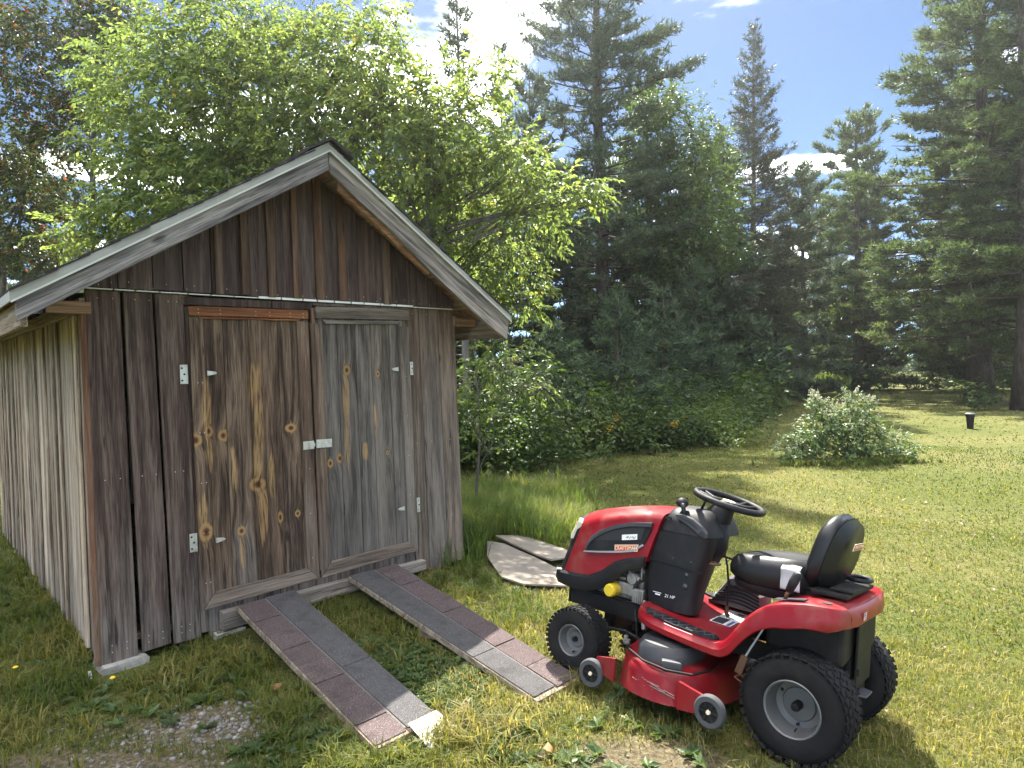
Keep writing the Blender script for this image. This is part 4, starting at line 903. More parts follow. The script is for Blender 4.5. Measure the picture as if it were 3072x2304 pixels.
# ================================================================ vegetation
LOB_A = [(-6.39, 11.4, 6.76, 0.95), (-5.21, 11, 7.28, 0.99), (-4.3, 10.8, 7.35, 0.82), (-6.44, 11, 5.64, 0.68), (-5.27, 10.8, 6.01, 1.17), (-4.14, 10.5, 5.94, 1.1), (-5.64, 10.6, 4.72, 0.88), (-4.55, 10.4, 4.64, 1.05), (-6.33, 10.8, 4.4, 0.59), (-5.25, 10.6, 3.87, 0.69), (-3.73, 10.2, 4.93, 0.74), (-7.15, 10.8, 4.14, 0.43), (-6.84, 11, 4.22, 0.4)]
LOB_B = [(-3.32, 10.8, 6.82, 0.74), (-2.47, 10.8, 7.11, 0.78), (-2.07, 10.4, 6.23, 0.94), (-2.99, 10.2, 5.65, 0.96), (-1.85, 10, 5.12, 1.05), (-1.04, 9.9, 4.99, 0.75), (-1.15, 10.2, 5.83, 0.59), (-0.3, 10, 6.09, 0.4), (-0.53, 11.2, 4.92, 0.93), (0.03, 9.7, 4.97, 0.42), (0.24, 9.6, 4.59, 0.42), (0.44, 9.5, 4.07, 0.51), (0.91, 9.4, 4.24, 0.33), (1.24, 9.3, 4.22, 0.23), (-0.05, 12.0, 4.1, 0.9), (-1.25, 11.2, 4.37, 0.93), (0.2, 12.6, 3.05, 0.5), (-0.84, 12.0, 3.45, 0.8), (-1.79, 10.4, 7.39, 0.2), (-1.76, 10.4, 6.9, 0.18)]
LOB_S = [(-0.32, 8.6, 2.37, 0.34), (0.02, 8.4, 1.9, 0.35), (0.35, 8.2, 1.56, 0.23), (-0.44, 8.6, 1.63, 0.37), (-0.13, 8.4, 1.2, 0.33), (-0.53, 8.5, 1.08, 0.28), (-0.28, 8.3, 0.73, 0.23)]
LOB_M = [(-10.96, 14.5, 8.73, 0.89), (-10.01, 14.5, 9.54, 1.0), (-8.91, 14, 8.44, 0.76), (-10.33, 14.5, 7.56, 0.89), (-11.6, 15, 7.02, 0.81), (-9.49, 14.5, 6.91, 0.65), (-11.01, 15, 6.03, 0.92), (-9.59, 14.5, 5.66, 0.68), (-11.66, 15, 4.97, 0.87), (-10.68, 15, 4.62, 0.76), (-8.51, 14, 9.24, 0.61), (-12.22, 15.5, 10.23, 0.78), (-8.58, 14.2, 9.86, 0.72), (-9.63, 14.4, 7.82, 0.57), (-8.93, 14.2, 7.61, 0.46)]
LOB_H = [(-5.97, 17, 10.45, 0.86), (-5.13, 17.5, 11.12, 0.82), (-6.7, 17, 10.89, 0.74), (-5.57, 17.3, 9.65, 1.12), (-3.99, 17.5, 11.09, 0.63)]
LOB_BL = [(6.03, 25, 11.58, 1.08), (6.75, 25, 10.48, 1.35), (7.66, 25, 9.92, 1.08), (7.68, 24.5, 7.98, 1.24), (6.44, 24.5, 8.19, 1.59), (5.6, 25.5, 10.13, 1.29), (6.83, 24, 6.31, 1.56), (5.79, 24, 5.64, 1.39), (7.87, 24, 5.94, 1.04)]
DENS = .55
def unit(v): return v / (np.linalg.norm(v, axis=-1, keepdims=True) + 1e-9)
def rdir(n, r_): return unit(r_.normal(size=(n, 3)))
class Fol:
    """many small leaf or needle faces gathered into one triangle mesh"""
    def __init__(s): s.V = []; s.F = []; s.r = []; s.n = 0
    def add(s, V, F, r):
        s.V.append(V.reshape(-1, 3)); s.F.append(F + s.n); s.r.append(r); s.n += V.reshape(-1, 3).shape[0]
    def leaves(s, P, D, U, Ln, Wd, rnd, fold=.18, droop=.12):
        D = unit(D); S = unit(np.cross(D, U)); N = np.cross(S, D); n = len(P); Ln = np.broadcast_to(np.asarray(Ln, float), (n,))[:, None]; Wd = np.broadcast_to(np.asarray(Wd, float), (n,))[:, None]
        V = np.stack([P, P + D * Ln * .42 + S * Wd * .5 + N * Wd * fold, P + D * Ln - N * Ln * droop, P + D * Ln * .42 - S * Wd * .5 + N * Wd * fold], 1)
        b = np.arange(n)[:, None] * 4; F = np.concatenate([b + np.array([[0, 1, 2]]), b + np.array([[0, 2, 3]])], 0)
        s.add(V, F, np.repeat(rnd, 4))
    def blades(s, P, T, Wd, rnd, side=None, r_=None):
        """one tapering triangle per needle spray: P base, T tip"""
        n = len(P); S = unit(np.cross(T - P, side if side is not None else rdir(n, r_))) * (np.broadcast_to(np.asarray(Wd, float), (n,))[:, None] * .5)
        V = np.stack([P - S, P + S, T], 1); F = np.arange(n * 3).reshape(n, 3); s.add(V, F, np.repeat(rnd, 3))
    def grass(s, P, H, Wd, lean, az, rnd):
        n = len(P); d = np.stack([np.cos(az), np.sin(az), np.zeros(n)], 1); sd = np.stack([-np.sin(az), np.cos(az), np.zeros(n)], 1) * (Wd * .5)[:, None]; up = np.array([0, 0, 1.])
        Hh = H[:, None]; l = lean[:, None]
        m_ = P + up * Hh * .55 + d * Hh * l * .3; t = P + up * Hh * (1 - .35 * l) + d * Hh * l
        V = np.stack([P - sd, P + sd, m_ - sd * .75, m_ + sd * .75, t], 1); b = np.arange(n)[:, None] * 5
        F = np.concatenate([b + np.array([[0, 1, 3]]), b + np.array([[0, 3, 2]]), b + np.array([[2, 3, 4]])], 0)
        s.add(V, F, np.repeat(rnd, 5))
    def build(s, name, mat, parent=None):
        return link(name, np_mesh(name, np.concatenate(s.V), np.concatenate(s.F), np.concatenate(s.r)), mat, parent)
def limbs(name, A, B, ra, rb, mat, parent, k=6):
    A = np.asarray(A, float); B = np.asarray(B, float); n = len(A); ra = np.broadcast_to(np.asarray(ra, float), (n,)); rb = np.broadcast_to(np.asarray(rb, float), (n,))
    D = unit(B - A); X = unit(np.cross(D, np.where(np.abs(D[:, 2:3]) > .9, [[1., 0, 0]], [[0, 0, 1.]]))); Y = np.cross(D, X)
    t = np.arange(k) / k * 2 * np.pi; c = np.cos(t)[None, :, None]; s_ = np.sin(t)[None, :, None]
    ring = X[:, None] * c + Y[:, None] * s_
    V = np.concatenate([A[:, None] + ring * ra[:, None, None], B[:, None] + ring * rb[:, None, None]], 1)
    q = np.array([[i, (i + 1) % k, k + (i + 1) % k, k + i] for i in range(k)]); F = (np.arange(n)[:, None, None] * 2 * k + q[None]).reshape(-1, 4)
    return link(name, np_mesh(name, V.reshape(-1, 3), F), mat, parent, True)
def trunk_obj(pts, rads, mat, parent, n=12, flare=1.0):
    mb = MB(); return mb.tube(pts, rads, n).build('trunk', mat, parent, True)
bk_pine = bark_mat('pine_bark', (0.035, 0.028, 0.024), (0.11, 0.09, 0.078))
bk_hard = bark_mat('hardwood_bark', (0.05, 0.045, 0.04), (0.17, 0.155, 0.14))
bk_dead = bark_mat('pale_bark', (0.12, 0.105, 0.095), (0.27, 0.25, 0.23))
lf_bright = leaf_mat('leaves_bright', [(0, (0.06, 0.092, 0.038)), (.45, (0.12, 0.172, 0.056)), (.85, (0.19, 0.245, 0.078)), (.96, (0.29, 0.3, 0.09)), (1, (0.42, 0.3, 0.06))], .62, (1.7, 1.62, 1.0))
lf_dark = leaf_mat('leaves_dark', [(0, (0.035, 0.05, 0.022)), (.5, (0.06, 0.085, 0.028)), (.8, (0.09, 0.115, 0.035)), (.88, (0.2, 0.07, 0.04)), (1, (0.45, 0.07, 0.05))], .4, (1.3, 1.2, .6))
lf_mid = leaf_mat('leaves_mid', [(0, (0.045, 0.075, 0.028)), (.5, (0.075, 0.125, 0.038)), (.9, (0.115, 0.17, 0.05)), (1, (0.24, 0.2, 0.05))], .45, (1.3, 1.35, .6))
lf_brush = leaf_mat('leaves_brush', [(0, (0.035, 0.06, 0.024)), (.45, (0.078, 0.118, 0.038)), (.8, (0.13, 0.18, 0.052)), (1, (0.2, 0.23, 0.065))], .42, (1.3, 1.35, .6))
lf_bush = leaf_mat('leaves_bush', [(0, (0.05, 0.085, 0.035)), (.5, (0.105, 0.17, 0.055)), (.85, (0.19, 0.27, 0.1)), (1, (0.35, 0.24, 0.12))], .35, (1.2, 1.25, .7))
nd_pine = leaf_mat('pine_needles', [(0, (0.042, 0.068, 0.042)), (.5, (0.08, 0.12, 0.07)), (.9, (0.125, 0.17, 0.095)), (1, (0.16, 0.16, 0.09))], .32, (1.1, 1.2, .7), .5, .4)
nd_pineb = leaf_mat('pine_needles_sunlit', [(0, (0.05, 0.082, 0.036)), (.5, (0.11, 0.155, 0.066)), (.9, (0.175, 0.225, 0.095)), (1, (0.21, 0.2, 0.09))], .38, (1.15, 1.2, .65), .5, .4)  # brighter copy of the pine needles: sunlight put into the colour
nd_larch = leaf_mat('larch_needles', [(0, (0.03, 0.045, 0.022)), (.5, (0.058, 0.08, 0.036)), (.85, (0.09, 0.105, 0.05)), (1, (0.15, 0.10, 0.06))], .3, (1.1, 1.15, .7))
m_flower = leaf_mat('pale_flowers', [(0, (0.3, 0.34, 0.2)), (1, (0.5, 0.5, 0.38))], .4, (1, 1, .9))
m_gold = leaf_mat('yellow_flowers', [(0, (0.5, 0.34, 0.02)), (1, (0.7, 0.42, 0.02))], .3, (1, 1, .6))

def hardwood(name, label, group, base, lobes, seed, mat, bark, r0=.12, dens=480, leaf=(.115, .055), spray=(9, .34), droop=.34, stems=1, shell=.45, tip=True, twig=True):
    r_ = np.random.RandomState(seed); bx, by = base; z0 = gz(bx, by) - .1
    t = empty(name, (bx, by, z0)); tag(t, label, 'tree', group); o3 = np.array([bx, by, z0])
    Lb = np.array(lobes); C = Lb[:, :3] - o3; RR = Lb[:, 3]
    top = C[np.argmax(C[:, 2])]; H = top[2]
    # trunk and limbs
    A, B, ra, rb = [], [], [], []
    def trunkpt(f, k): return np.array([top[0] * f ** 1.4 * .75 + .1 * math.sin(k + f * 5) * f, top[1] * f * .6, H * f * .93]) + (np.array([math.cos(k * 2.1), math.sin(k * 2.1), 0]) * (.12 + .5 * f) if stems > 1 else 0)
    for k in range(stems):
        mb_pts = [trunkpt(f, k) for f in np.linspace(0, 1, 9)]
        rr = [r0 * (1.25 if i == 0 else 1) * (1 - .88 * i / 8) / (1 + .25 * (stems - 1)) for i in range(9)]
        trunk_obj(mb_pts, rr, bark, t)
    for c, rl in zip(C, RR):
        f = np.clip((c[2] - rl * 1.6) / H / .93, .12, .9); k = r_.randint(stems); a = trunkpt(f, k); rad = r0 * (1 - .85 * f) * .55
        prev = a
        for u_ in (.35, .7, 1.0):
            q = a + (c - a) * u_ + np.array([0, 0, .25 * math.sin(u_ * 3) * rl]) + r_.normal(size=3) * .07 * rl
            A.append(prev); B.append(q); ra.append(rad * (1.15 - u_ + .25)); rb.append(rad * (1.15 - u_)); prev = q
        for _ in range(int(6 + 6 * rl)):
            q = c + rdir(1, r_)[0] * rl * r_.uniform(.5, 1.0); s0 = c + (a - c) * r_.uniform(0, .5); A.append(s0); B.append(q); ra.append(rad * .25 + .004); rb.append(.003)
    fo = Fol(); ns, sl = spray
    for c, rl in zip(C, RR):
        n = max(8, int(DENS * dens * rl * rl)); d = rdir(n, r_); d[:, 2] = d[:, 2] * .9 + .12
        rad = rl * (shell + (1 - shell) * r_.rand(n) ** .6) * (1 + .28 * np.sin(d[:, 0] * 5 + c[0] * 3) * np.sin(d[:, 2] * 6 + c[2]) + .12 * r_.normal(size=n))
        if tip: rad = rad * np.where(r_.rand(n) < .07, 1.25, 1.0)
        P = c + d * rad[:, None]; out = unit(d * np.array([1, 1, .35]) + r_.normal(size=(n, 3)) * .45)
        tw = r_.rand(n)
        for i in range(ns):
            f = (i + .5) / ns; s_ = -1 if i % 2 else 1
            ax = unit(out + np.array([0, 0, -.5 * f * droop * 2]))
            p = P + ax * (sl * f)
            lat = unit(np.cross(ax, np.array([0, 0, 1.])) + 1e-6) * s_
            D = ax * (.45 + .5 * f) + lat * (.75 * (1 - f * .6)) + np.array([0, 0, -droop]) + r_.normal(size=(n, 3)) * .22
            U = np.array([0, 0, 1.]) + r_.normal(size=(n, 3)) * .45 + out * .3
            k = r_.uniform(.65, 1.15, n)
            fo.leaves(p, D, U, leaf[0] * k, leaf[1] * k, np.clip(tw * .6 + r_.rand(n) * .42, 0, 1))
        if twig:
            m_ = r_.rand(n) < .12
            A += list(P[m_] - out[m_] * .25); B += list(P[m_] + out[m_] * sl); ra += [.006] * int(m_.sum()); rb += [.002] * int(m_.sum())
    limbs('branches', A, B, ra, rb, bark, t, 5)['kind'] = 'stuff'
    fo.build('crown', mat, t)
    return t

def pine(name, label, group, x, y, H, r0, prof, seed, base=.18, mat=None, dens=9.0, nb=7, ln=.22, wd=.03, spacing=.62, lean=(0, 0), dead=0.0, whorl=(5, 7), droop=0.0, bark=None, cat='tree', up=.35, sink=.15):
    r_ = np.random.RandomState(seed); z0 = gz(x, y) - sink; t = empty(name, (x, y, z0)); tag(t, label, cat, group)
    bark = bark or bk_pine; mat = mat or nd_pine
    fs = np.linspace(0, 1, 10); pts = [(lean[0] * f * H + .04 * math.sin(f * 9 + seed), lean[1] * f * H, f * H) for f in fs]
    trunk_obj(pts, [r0 * (1.45 if i == 0 else (1.06 if i == 1 else 1)) * (1 - .93 * f) + .012 for i, f in enumerate(fs)], bark, t)
    tp = lambda z: np.array([lean[0] * z, lean[1] * z, z])
    A, B, ra, rb = [], [], [], []; fo = Fol(); z = base * H
    if dead > 0:
        for _ in range(int(dead * 40)):
            zz = r_.uniform(.08, base + .25) * H; az = r_.uniform(0, 6.28); l = r_.uniform(.5, 1) * prof(.3) * .8; a = tp(zz); b = a + np.array([math.cos(az) * l, math.sin(az) * l, -.12 * l + r_.uniform(-.1, .2) * l])
            A.append(a); B.append(b); ra.append(.02); rb.append(.004)
            for _k in range(3):
                m_ = a + (b - a) * r_.uniform(.4, .9); A.append(m_); B.append(m_ + (b - a) * .3 + r_.normal(size=3) * .12 * l); ra.append(.007); rb.append(.003)
    while z < H * .985:
        h = z / H; nbr = r_.randint(whorl[0], whorl[1] + 1); a0 = r_.uniform(0, 6.28)
        for k in range(nbr):
            L_ = prof(h) * r_.uniform(.6, 1.18)
            if L_ < .08: continue
            az = a0 + 6.283 * k / nbr + r_.uniform(-.35, .35); el = (-.12 - droop) * (1 - h) + (.75 * h ** 2.2) + r_.uniform(-.12, .12)
            d = np.array([math.cos(az) * math.cos(el), math.sin(az) * math.cos(el), math.sin(el)]); lat = np.array([-math.sin(az), math.cos(az), 0])
            a = tp(z + r_.uniform(-.2, .2) * spacing)
            f_ = lambda u: a + d * (L_ * u)[:, None] + np.array([0, 0, 1.]) * (up * L_ * .35 * (u - .35) * np.abs(u))[:, None]
            us = np.array([0, .4, .75, 1.]); q = f_(us)
            br = max(.008, r0 * .16 * (1 - h) + .012 * L_ / 2)
            for i in range(3): A.append(q[i]); B.append(q[i + 1]); ra.append(br * (1 - .3 * i)); rb.append(br * (.7 - .25 * i))
            n = max(4, int(2.6 * dens * L_ * (.5 + .55 * L_)))
            kc = max(3, int(L_ * 2.2)); cu = .25 + .72 * r_.rand(kc) ** .7; cv = r_.uniform(-1, 1, kc) * .42 * (1.12 - cu); cz = r_.normal(size=kc) * .05; ci = r_.randint(kc, size=n); sg = .30 / (L_ + .9)
            u = np.clip(cu[ci] + r_.normal(size=n) * sg, .12, 1.06); vv = (cv[ci] + r_.normal(size=n) * sg * .8) * L_
            P = f_(u) + lat * vv[:, None] + np.array([0, 0, 1.]) * (cz[ci] * L_ + r_.normal(size=n) * .045 - .06 * np.abs(vv) * (1 if droop else -.5))[:, None]
            m_ = r_.rand(n) < .1
            sA = f_(np.clip(u[m_] - .16, 0, 1)); A += list(sA); B += list(P[m_]); ra += [.007] * int(m_.sum()); rb += [.002] * int(m_.sum())
            shade = r_.rand() * .35
            for j in range(nb):
                T = unit(d * .55 + rdir(n, r_) * .85 + np.array([0, 0, .45 - 1.2 * droop])) * (ln * r_.uniform(.6, 1.2, n))[:, None]
                fo.blades(P - T * .15, P + T, wd * 1.1, np.clip(shade + r_.rand(n) * .7, 0, 1), r_=r_)
        z += spacing * r_.uniform(.75, 1.25)
    limbs('branches', A, B, ra, rb, bark, t, 4)['kind'] = 'stuff'
    fo.build('crown', mat, t)
    return t
# ---- the two bright leafy trees behind the shed and the sapling at its corner
hardwood('leafy_tree', 'tall yellow green leafy tree rising behind the left slope of the shed roof', 'leafy trees behind the shed', (-5.0, 11.2), LOB_A, 11, lf_bright, bk_hard, .13, stems=2, dens=660)
hardwood('leafy_tree', 'spreading yellow green leafy tree behind the roof peak, its branch reaching right', 'leafy trees behind the shed', (-1.7, 10.6), LOB_B, 12, lf_bright, bk_hard, .12, stems=2, dens=640)
hardwood('sapling', 'thin stemmed sapling with drooping leaves beside the right wall of the shed', None, (-.52, 8.25), LOB_S, 13, lf_bright, bk_hard, .022, dens=290, leaf=(.1, .045), spray=(7, .22))
# ---- dark maples with reddish tips on the left
hardwood('maple_tree', 'dark maple with reddening leaf tips behind the left eave of the shed', None, (-9.75, 14.6), LOB_M[:4] + LOB_M[5:6] + LOB_M[7:8] + LOB_M[10:11] + LOB_M[12:], 21, lf_dark, bk_hard, .15, dens=720, leaf=(.09, .07), spray=(7, .3), droop=.3, shell=.2)
hardwood('maple_tree', 'dark sparse maple whose trunk stands at the left edge of the view', None, (-12.2, 15.4), LOB_M[4:5] + LOB_M[6:7] + LOB_M[8:10] + LOB_M[11:12], 22, lf_dark, bk_hard, .17, dens=720, leaf=(.09, .07), spray=(7, .3), droop=.3, shell=.2)
hardwood('dark_hardwood', 'dark round topped tree showing between the two leafy trees behind the shed', None, (-5.4, 17.4), LOB_H, 23, lf_mid, bk_hard, .16, dens=260, leaf=(.1, .07), spray=(7, .32), droop=.3, shell=.3)
hardwood('birch_tree', 'small leaved grey green tree between the big pine and the larch', None, (6.6, 25.2), LOB_BL, 24, lf_mid, bk_hard, .14, dens=420, leaf=(.12, .08), spray=(7, .35), droop=.3, shell=.3)
# ---- conifers
P_big = lambda h: (2.9 * (1 - h) ** .55 + .2) * (1 if h > .22 else .9)
pine('pine_tree', 'huge grey green pine towering out of the picture behind the lawn', None, 3.45, 24.0, 21.5, .32, lambda h: 4.2 * (1 - h) ** .4 * (.76 + .24 * math.sin(h * 23)) + .3, 31, .1, nd_pine, dens=12, nb=5, wd=.036, dead=.6)
pine('thin_pine', 'thin dark pine with bare twigs above the leafy trees', None, -1.4, 19.3, 13.8, .12, lambda h: 1.35 * (1 - h) ** .7 + .2, 32, .35, nd_pine, dens=13, spacing=.5, dead=.8, bark=bk_dead)
pine('thin_pine', 'short thin pine just left of the huge pine', None, -.15, 20.3, 12.3, .11, lambda h: 1.2 * (1 - h) ** .7 + .2, 33, .35, nd_pine, dens=13, spacing=.5, dead=.8, bark=bk_dead)
pine('larch_tree', 'tall pointed larch with a sparse top and bare grey lower trunk', None, 12.1, 32.5, 19.2, .2, lambda h: (4.9 * (1 - h) ** 1.0 + .16) * (.65 if h < .3 else 1), 34, .22, nd_larch, dens=14, nb=5, ln=.22, wd=.028, spacing=.42, whorl=(5, 7), droop=.28, dead=.9, bark=bk_dead, up=1.0, lean=(.024, 0))
pine('pine_tree', 'layered green pine standing alone across the lawn above dark low boughs', None, 22.2, 41.0, 18.0, .34, lambda h: 4.5 * (1 - h) ** .42 * (.74 + .26 * math.sin(h * 24)) + .25, 35, .17, nd_pineb, dens=9, nb=5, ln=.34, wd=.055, spacing=.8)
pine('pine_tree', 'great right hand pine with a leaning trunk beside the path light', None, 20.9, 28.6, 25.0, .42, lambda h: 8.0 * (1 - h) ** .72 * (.8 + .2 * math.sin(h * 33)) + .3, 36, .13, nd_pineb, dens=8, nb=5, ln=.3, wd=.052, spacing=.8, dead=1.6, lean=(.01, 0))
pine('pine_tree', 'dark trunked pine at the right edge of the picture', 'twin pines at the right edge', 19.4, 24.2, 23.0, .33, lambda h: 3.6 * (1 - h) ** .5 * (.8 + .2 * math.sin(h * 31)) + .3, 37, .2, nd_pineb, dens=7, ln=.26, wd=.036, spacing=.9, dead=1.0)
pine('pine_tree', 'outermost pine cut by the right edge, close behind its neighbour', 'twin pines at the right edge', 21.4, 25.6, 23.5, .36, lambda h: 3.8 * (1 - h) ** .5 * (.8 + .2 * math.sin(h * 27)) + .3, 38, .2, nd_pineb, dens=7, ln=.26, wd=.036, spacing=.9, dead=1.0)
pine('pine_tree', 'broad sunlit pine filling the gap between the lone pine and the great pine', None, 27.2, 37.0, 19.5, .3, lambda h: 4.6 * (1 - h) ** .6 * (.85 + .15 * math.sin(h * 23)) + .3, 39, .12, nd_pineb, dens=8, nb=5, ln=.34, wd=.06, spacing=.8)
# young pines and spruces filling the wood edge
for i, (x, y, H, w_, lab) in enumerate([(2.9, 17.4, 4.1, 1.5, 'young pine with flat boughs in front of the huge pine'), (4.6, 19.4, 4.6, 1.5, 'bushy young pine right of the flat boughed one'), (6.4, 22.4, 6.0, 1.6, 'young pine below the grey green leafy tree'), (8.2, 27.5, 7.0, 1.4, 'dark young pine left of the larch trunk'), (13.9, 33.8, 8.5, 2.2, 'dark drooping spruce right of the larch trunk'), (15.6, 38.5, 10.5, 2.4, 'dark spruce deep in the wood behind the larch'), (1.0, 16.2, 3.4, 1.2, 'low dark young pine behind the sapling')]):
    pine('young_pine', lab, 'young pines along the wood edge', x, y, H, .06 + H * .006, (lambda w_: lambda h: w_ * (1 - h) ** .7 + .12)(w_), 50 + i, .06, nd_pine, dens=11, nb=6, ln=.21, wd=.035, spacing=.4)
# a row of farther trees closing the view
bgp = [(-30, 36, 11, 'dark pine far off beyond the left maples'), (-24, 34, 9.5, 'rounded far pine behind the left maples'), (-17.5, 31, 9, 'small far pine seen under the left maples'), (-12, 30, 8.5, 'far pine low between the maple trunks'), (-8, 32, 12, 'far pine hidden behind the leafy tree'), (-2.5, 29, 12, 'far pine behind the thin pines'), (2, 31, 12.5, 'far pine directly behind the huge pine'), (7.5, 36, 13, 'far pine behind the grey green leafy tree'),
       (11.2, 42, 13, 'far pine behind the larch on its left'), (19.5, 57, 14.5, 'far dark pine between larch and lone pine'), (37.5, 74, 16, 'far pine behind the lone pine'), (33, 62, 11.5, 'far pine beyond the end of the lawn'), (60, 86, 15, 'far pine seen past the great pine trunk'), (42, 52, 12, 'far pine seen between the right trunks'), (36, 47, 8.5, 'low bushy far pine right of the distant lawn'), (48, 55, 13, 'far pine beyond the right edge trunks'), (28.5, 58, 14.5, 'far pine close behind the lone pine on its right'), (46, 80, 15, 'far pine above the sunlit end of the lawn'), (14.2, 47, 12.5, 'far pine just right of the larch top'), (23.5, 59, 14, 'far pine left behind the lone pine'), (55, 84, 16, 'far pine over the dark end of the lawn'), (4.8, 30, 12, 'far pine between the huge pine and the leafy tree'), (9.6, 33, 11.5, 'far pine close left behind the larch'), (9.2, 29.5, 12.2, 'full pine between the grey green leafy tree and the larch'), (17.6, 38.5, 14.2, 'full pine filling the gap right of the larch'), (32.5, 68, 22, 'tall far pine rising behind the lone pine'), (24.0, 43.5, 17.0, 'tall far pine between the lone pine and the great pine'), (1.0, 25.5, 13.5, 'pine at the left foot of the huge pine'), (6.2, 28.5, 14.5, 'pine at the right foot of the huge pine'), (29, 40, 18, 'tall pine behind the great pine trunk'), (-14.5, 27, 11.5, 'far pine filling the gap between the two maples'), (-19, 26, 12, 'far pine behind the sparse left maple'), (-10.5, 26, 12.5, 'far pine right behind the reddening maple'), (-5, 25, 13, 'far pine above the shed roof behind the leafy trees'), (-2.8, 22.5, 10.5, 'far pine low behind the roof peak')]
for i, (x, y, H, lab) in enumerate(bgp):
    pine('far_pine', lab, 'far pines closing the view', x, y, H, .2, (lambda k: lambda h: (3.2 + .5 * (k % 3)) * (1 - h) ** .5 * (.8 + .2 * math.sin(h * 19 + k)) + .2)(i), 70 + i, .06, nd_pine, dens=5.2, nb=4, ln=.47, wd=.115, spacing=.85)
def mass(name, label, pts, seed, n, hfun, leaf, mat, spread=1.2, cat=None, kind='stuff'):
    """undergrowth: plants with stems and leaves strewn over a patch"""
    r_ = np.random.RandomState(seed); fo = Fol(); A, B = [], []
    for (x0, y0, x1, y1, k) in pts:
        m_ = int(n * k); u_ = r_.rand(m_); X = x0 + (x1 - x0) * u_ + r_.normal(size=m_) * spread; Y = y0 + (y1 - y0) * u_ + r_.normal(size=m_) * spread
        H = np.array([hfun(a, b_) for a, b_ in zip(X, Y)]) * r_.uniform(.55, 1.1, m_) * (.55 + .9 * vnoise(X, Y, 1.1, seed + 50)); Z = ground_z(X, Y)
        q = 24
        for j in range(q):
            f = r_.rand(m_) ** .7; az = r_.uniform(0, 6.28, m_); sp = H * .32 * r_.rand(m_) ** .5 * (1.15 - .5 * f)
            P = np.stack([X + np.cos(az) * sp, Y + np.sin(az) * sp, Z + H * f], 1)
            D = np.stack([np.cos(az), np.sin(az), r_.uniform(-.7, .5, m_)], 1); U = np.array([0, 0, 1.]) + r_.normal(size=(m_, 3)) * .5
            kk = r_.uniform(.6, 1.3, m_); fo.leaves(P, D, U, leaf[0] * kk, leaf[1] * kk, np.clip(vnoise(X, Y, .9, seed) * .75 + r_.rand(m_) * .4 - .1 + .25 * (f - .5), 0, 1))
    o = fo.build(name, mat, None); tag(o, label, cat, None, kind); return o
ug = [(-.6, 14.2, 4.9, 16.6, .36), (4.9, 16.6, 10.2, 27.5, .5), (-.8, 16.0, 4.2, 18.6, .34), (4.0, 19.0, 9.0, 28.0, .4), (-3.5, 13.0, -.8, 14.4, .25), (10.2, 27.5, 12.5, 33.0, .2)]
def ugh(x, y):
    front = (y - (14.3 + max(0, x) * .5 + max(0, x - 4.9) * 1.2)); return .5 + 1.1 / (1 + math.exp(-front * 1.3))
mass('undergrowth', 'tangled dark green weeds and brush along the edge of the lawn below the trees', ug, 5, 1650, ugh, (.115, .06), lf_brush, .55)
mass('forest_floor', 'dim forest undergrowth deep under the trees', [(-8, 20, 8, 26, .5), (6, 36, 16, 44, .5), (14, 52, 30, 60, .5), (40, 84, 62, 90, .5)], 6, 800, lambda x, y: 2.4, (.24, .14), lf_mid, 2.2)
mass('fern_patch', 'lighter feathery green fern and sumac growth in front of the young pines', [(2.0, 16.2, 3.9, 17.3, 1.)], 8, 190, lambda x, y: 1.5, (.22, .06), lf_mid, .4)
mass('brush', 'leafy brush between the sapling and the young pines', [(-1.6, 11.8, .6, 13.3, 1.)], 9, 240, lambda x, y: 1.7, (.12, .07), lf_mid, .5)
for i, (x, y, h_, w_, lab) in enumerate([(24.4, 42.2, 1.3, .9, 'low bright green bush at the right foot of the lone pine'), (21.0, 42.6, 1.3, .9, 'low green bush at the left foot of the lone pine'), (19.9, 27.9, 1.3, .8, 'dark low bush left of the great pine trunk'), (22.6, 29.6, 1.8, 1.0, 'bush between the great pine and the right edge trunks'), (17.9, 24.6, .7, .5, 'small ragged bush by the right edge trunks'), (26.5, 43.0, 1.1, .9, 'rounded bright bush right of the lone pine'), (-.3, 12.6, 2.8, .9, 'tall dark shrub behind the sapling'), (1.3, 14.9, 2.4, .9, 'tall dim shrub at the corner of the undergrowth')]):
    r_ = np.random.RandomState(300 + i); lob = [(x + r_.normal() * w_ * .5, y + r_.normal() * w_ * .4, gz(x, y) + h_ * r_.uniform(.3, .8), w_ * r_.uniform(.35, .6)) for _ in range(6)]
    t = hardwood('shrub', lab, 'shrubs at the wood edge', (x, y), lob, 320 + i, lf_mid, bk_hard, .03, dens=300 if y < 20 else 300, leaf=(.1, .06) if y < 20 else (.13, .075), spray=(7, .25), droop=.3, shell=.2); t['category'] = 'shrub'
r_ = np.random.RandomState(77); fo = Fol()
for (gx_, gy_, n) in ((2.4, 15.0, 10), (1.1, 14.3, 6), (3.4, 15.6, 9), (.4, 14.6, 5), (4.4, 16.2, 6)):
    for _ in range(max(1, n // 4)):
        x, y = gx_ + r_.normal() * .3, gy_ + r_.normal() * .25; k = 40; f = r_.rand(k); Pp = np.array([x, y, gz(x, y) + r_.uniform(.55, .85)]) + np.stack([r_.normal(size=k) * .05, r_.normal(size=k) * .05, f * .16], 1)
        fo.leaves(Pp, rdir(k, r_), rdir(k, r_), .04, .03, r_.rand(k))
tag(fo.build('goldenrod', m_gold), 'sprinkle of small yellow goldenrod heads among the undergrowth', None, None, 'stuff')
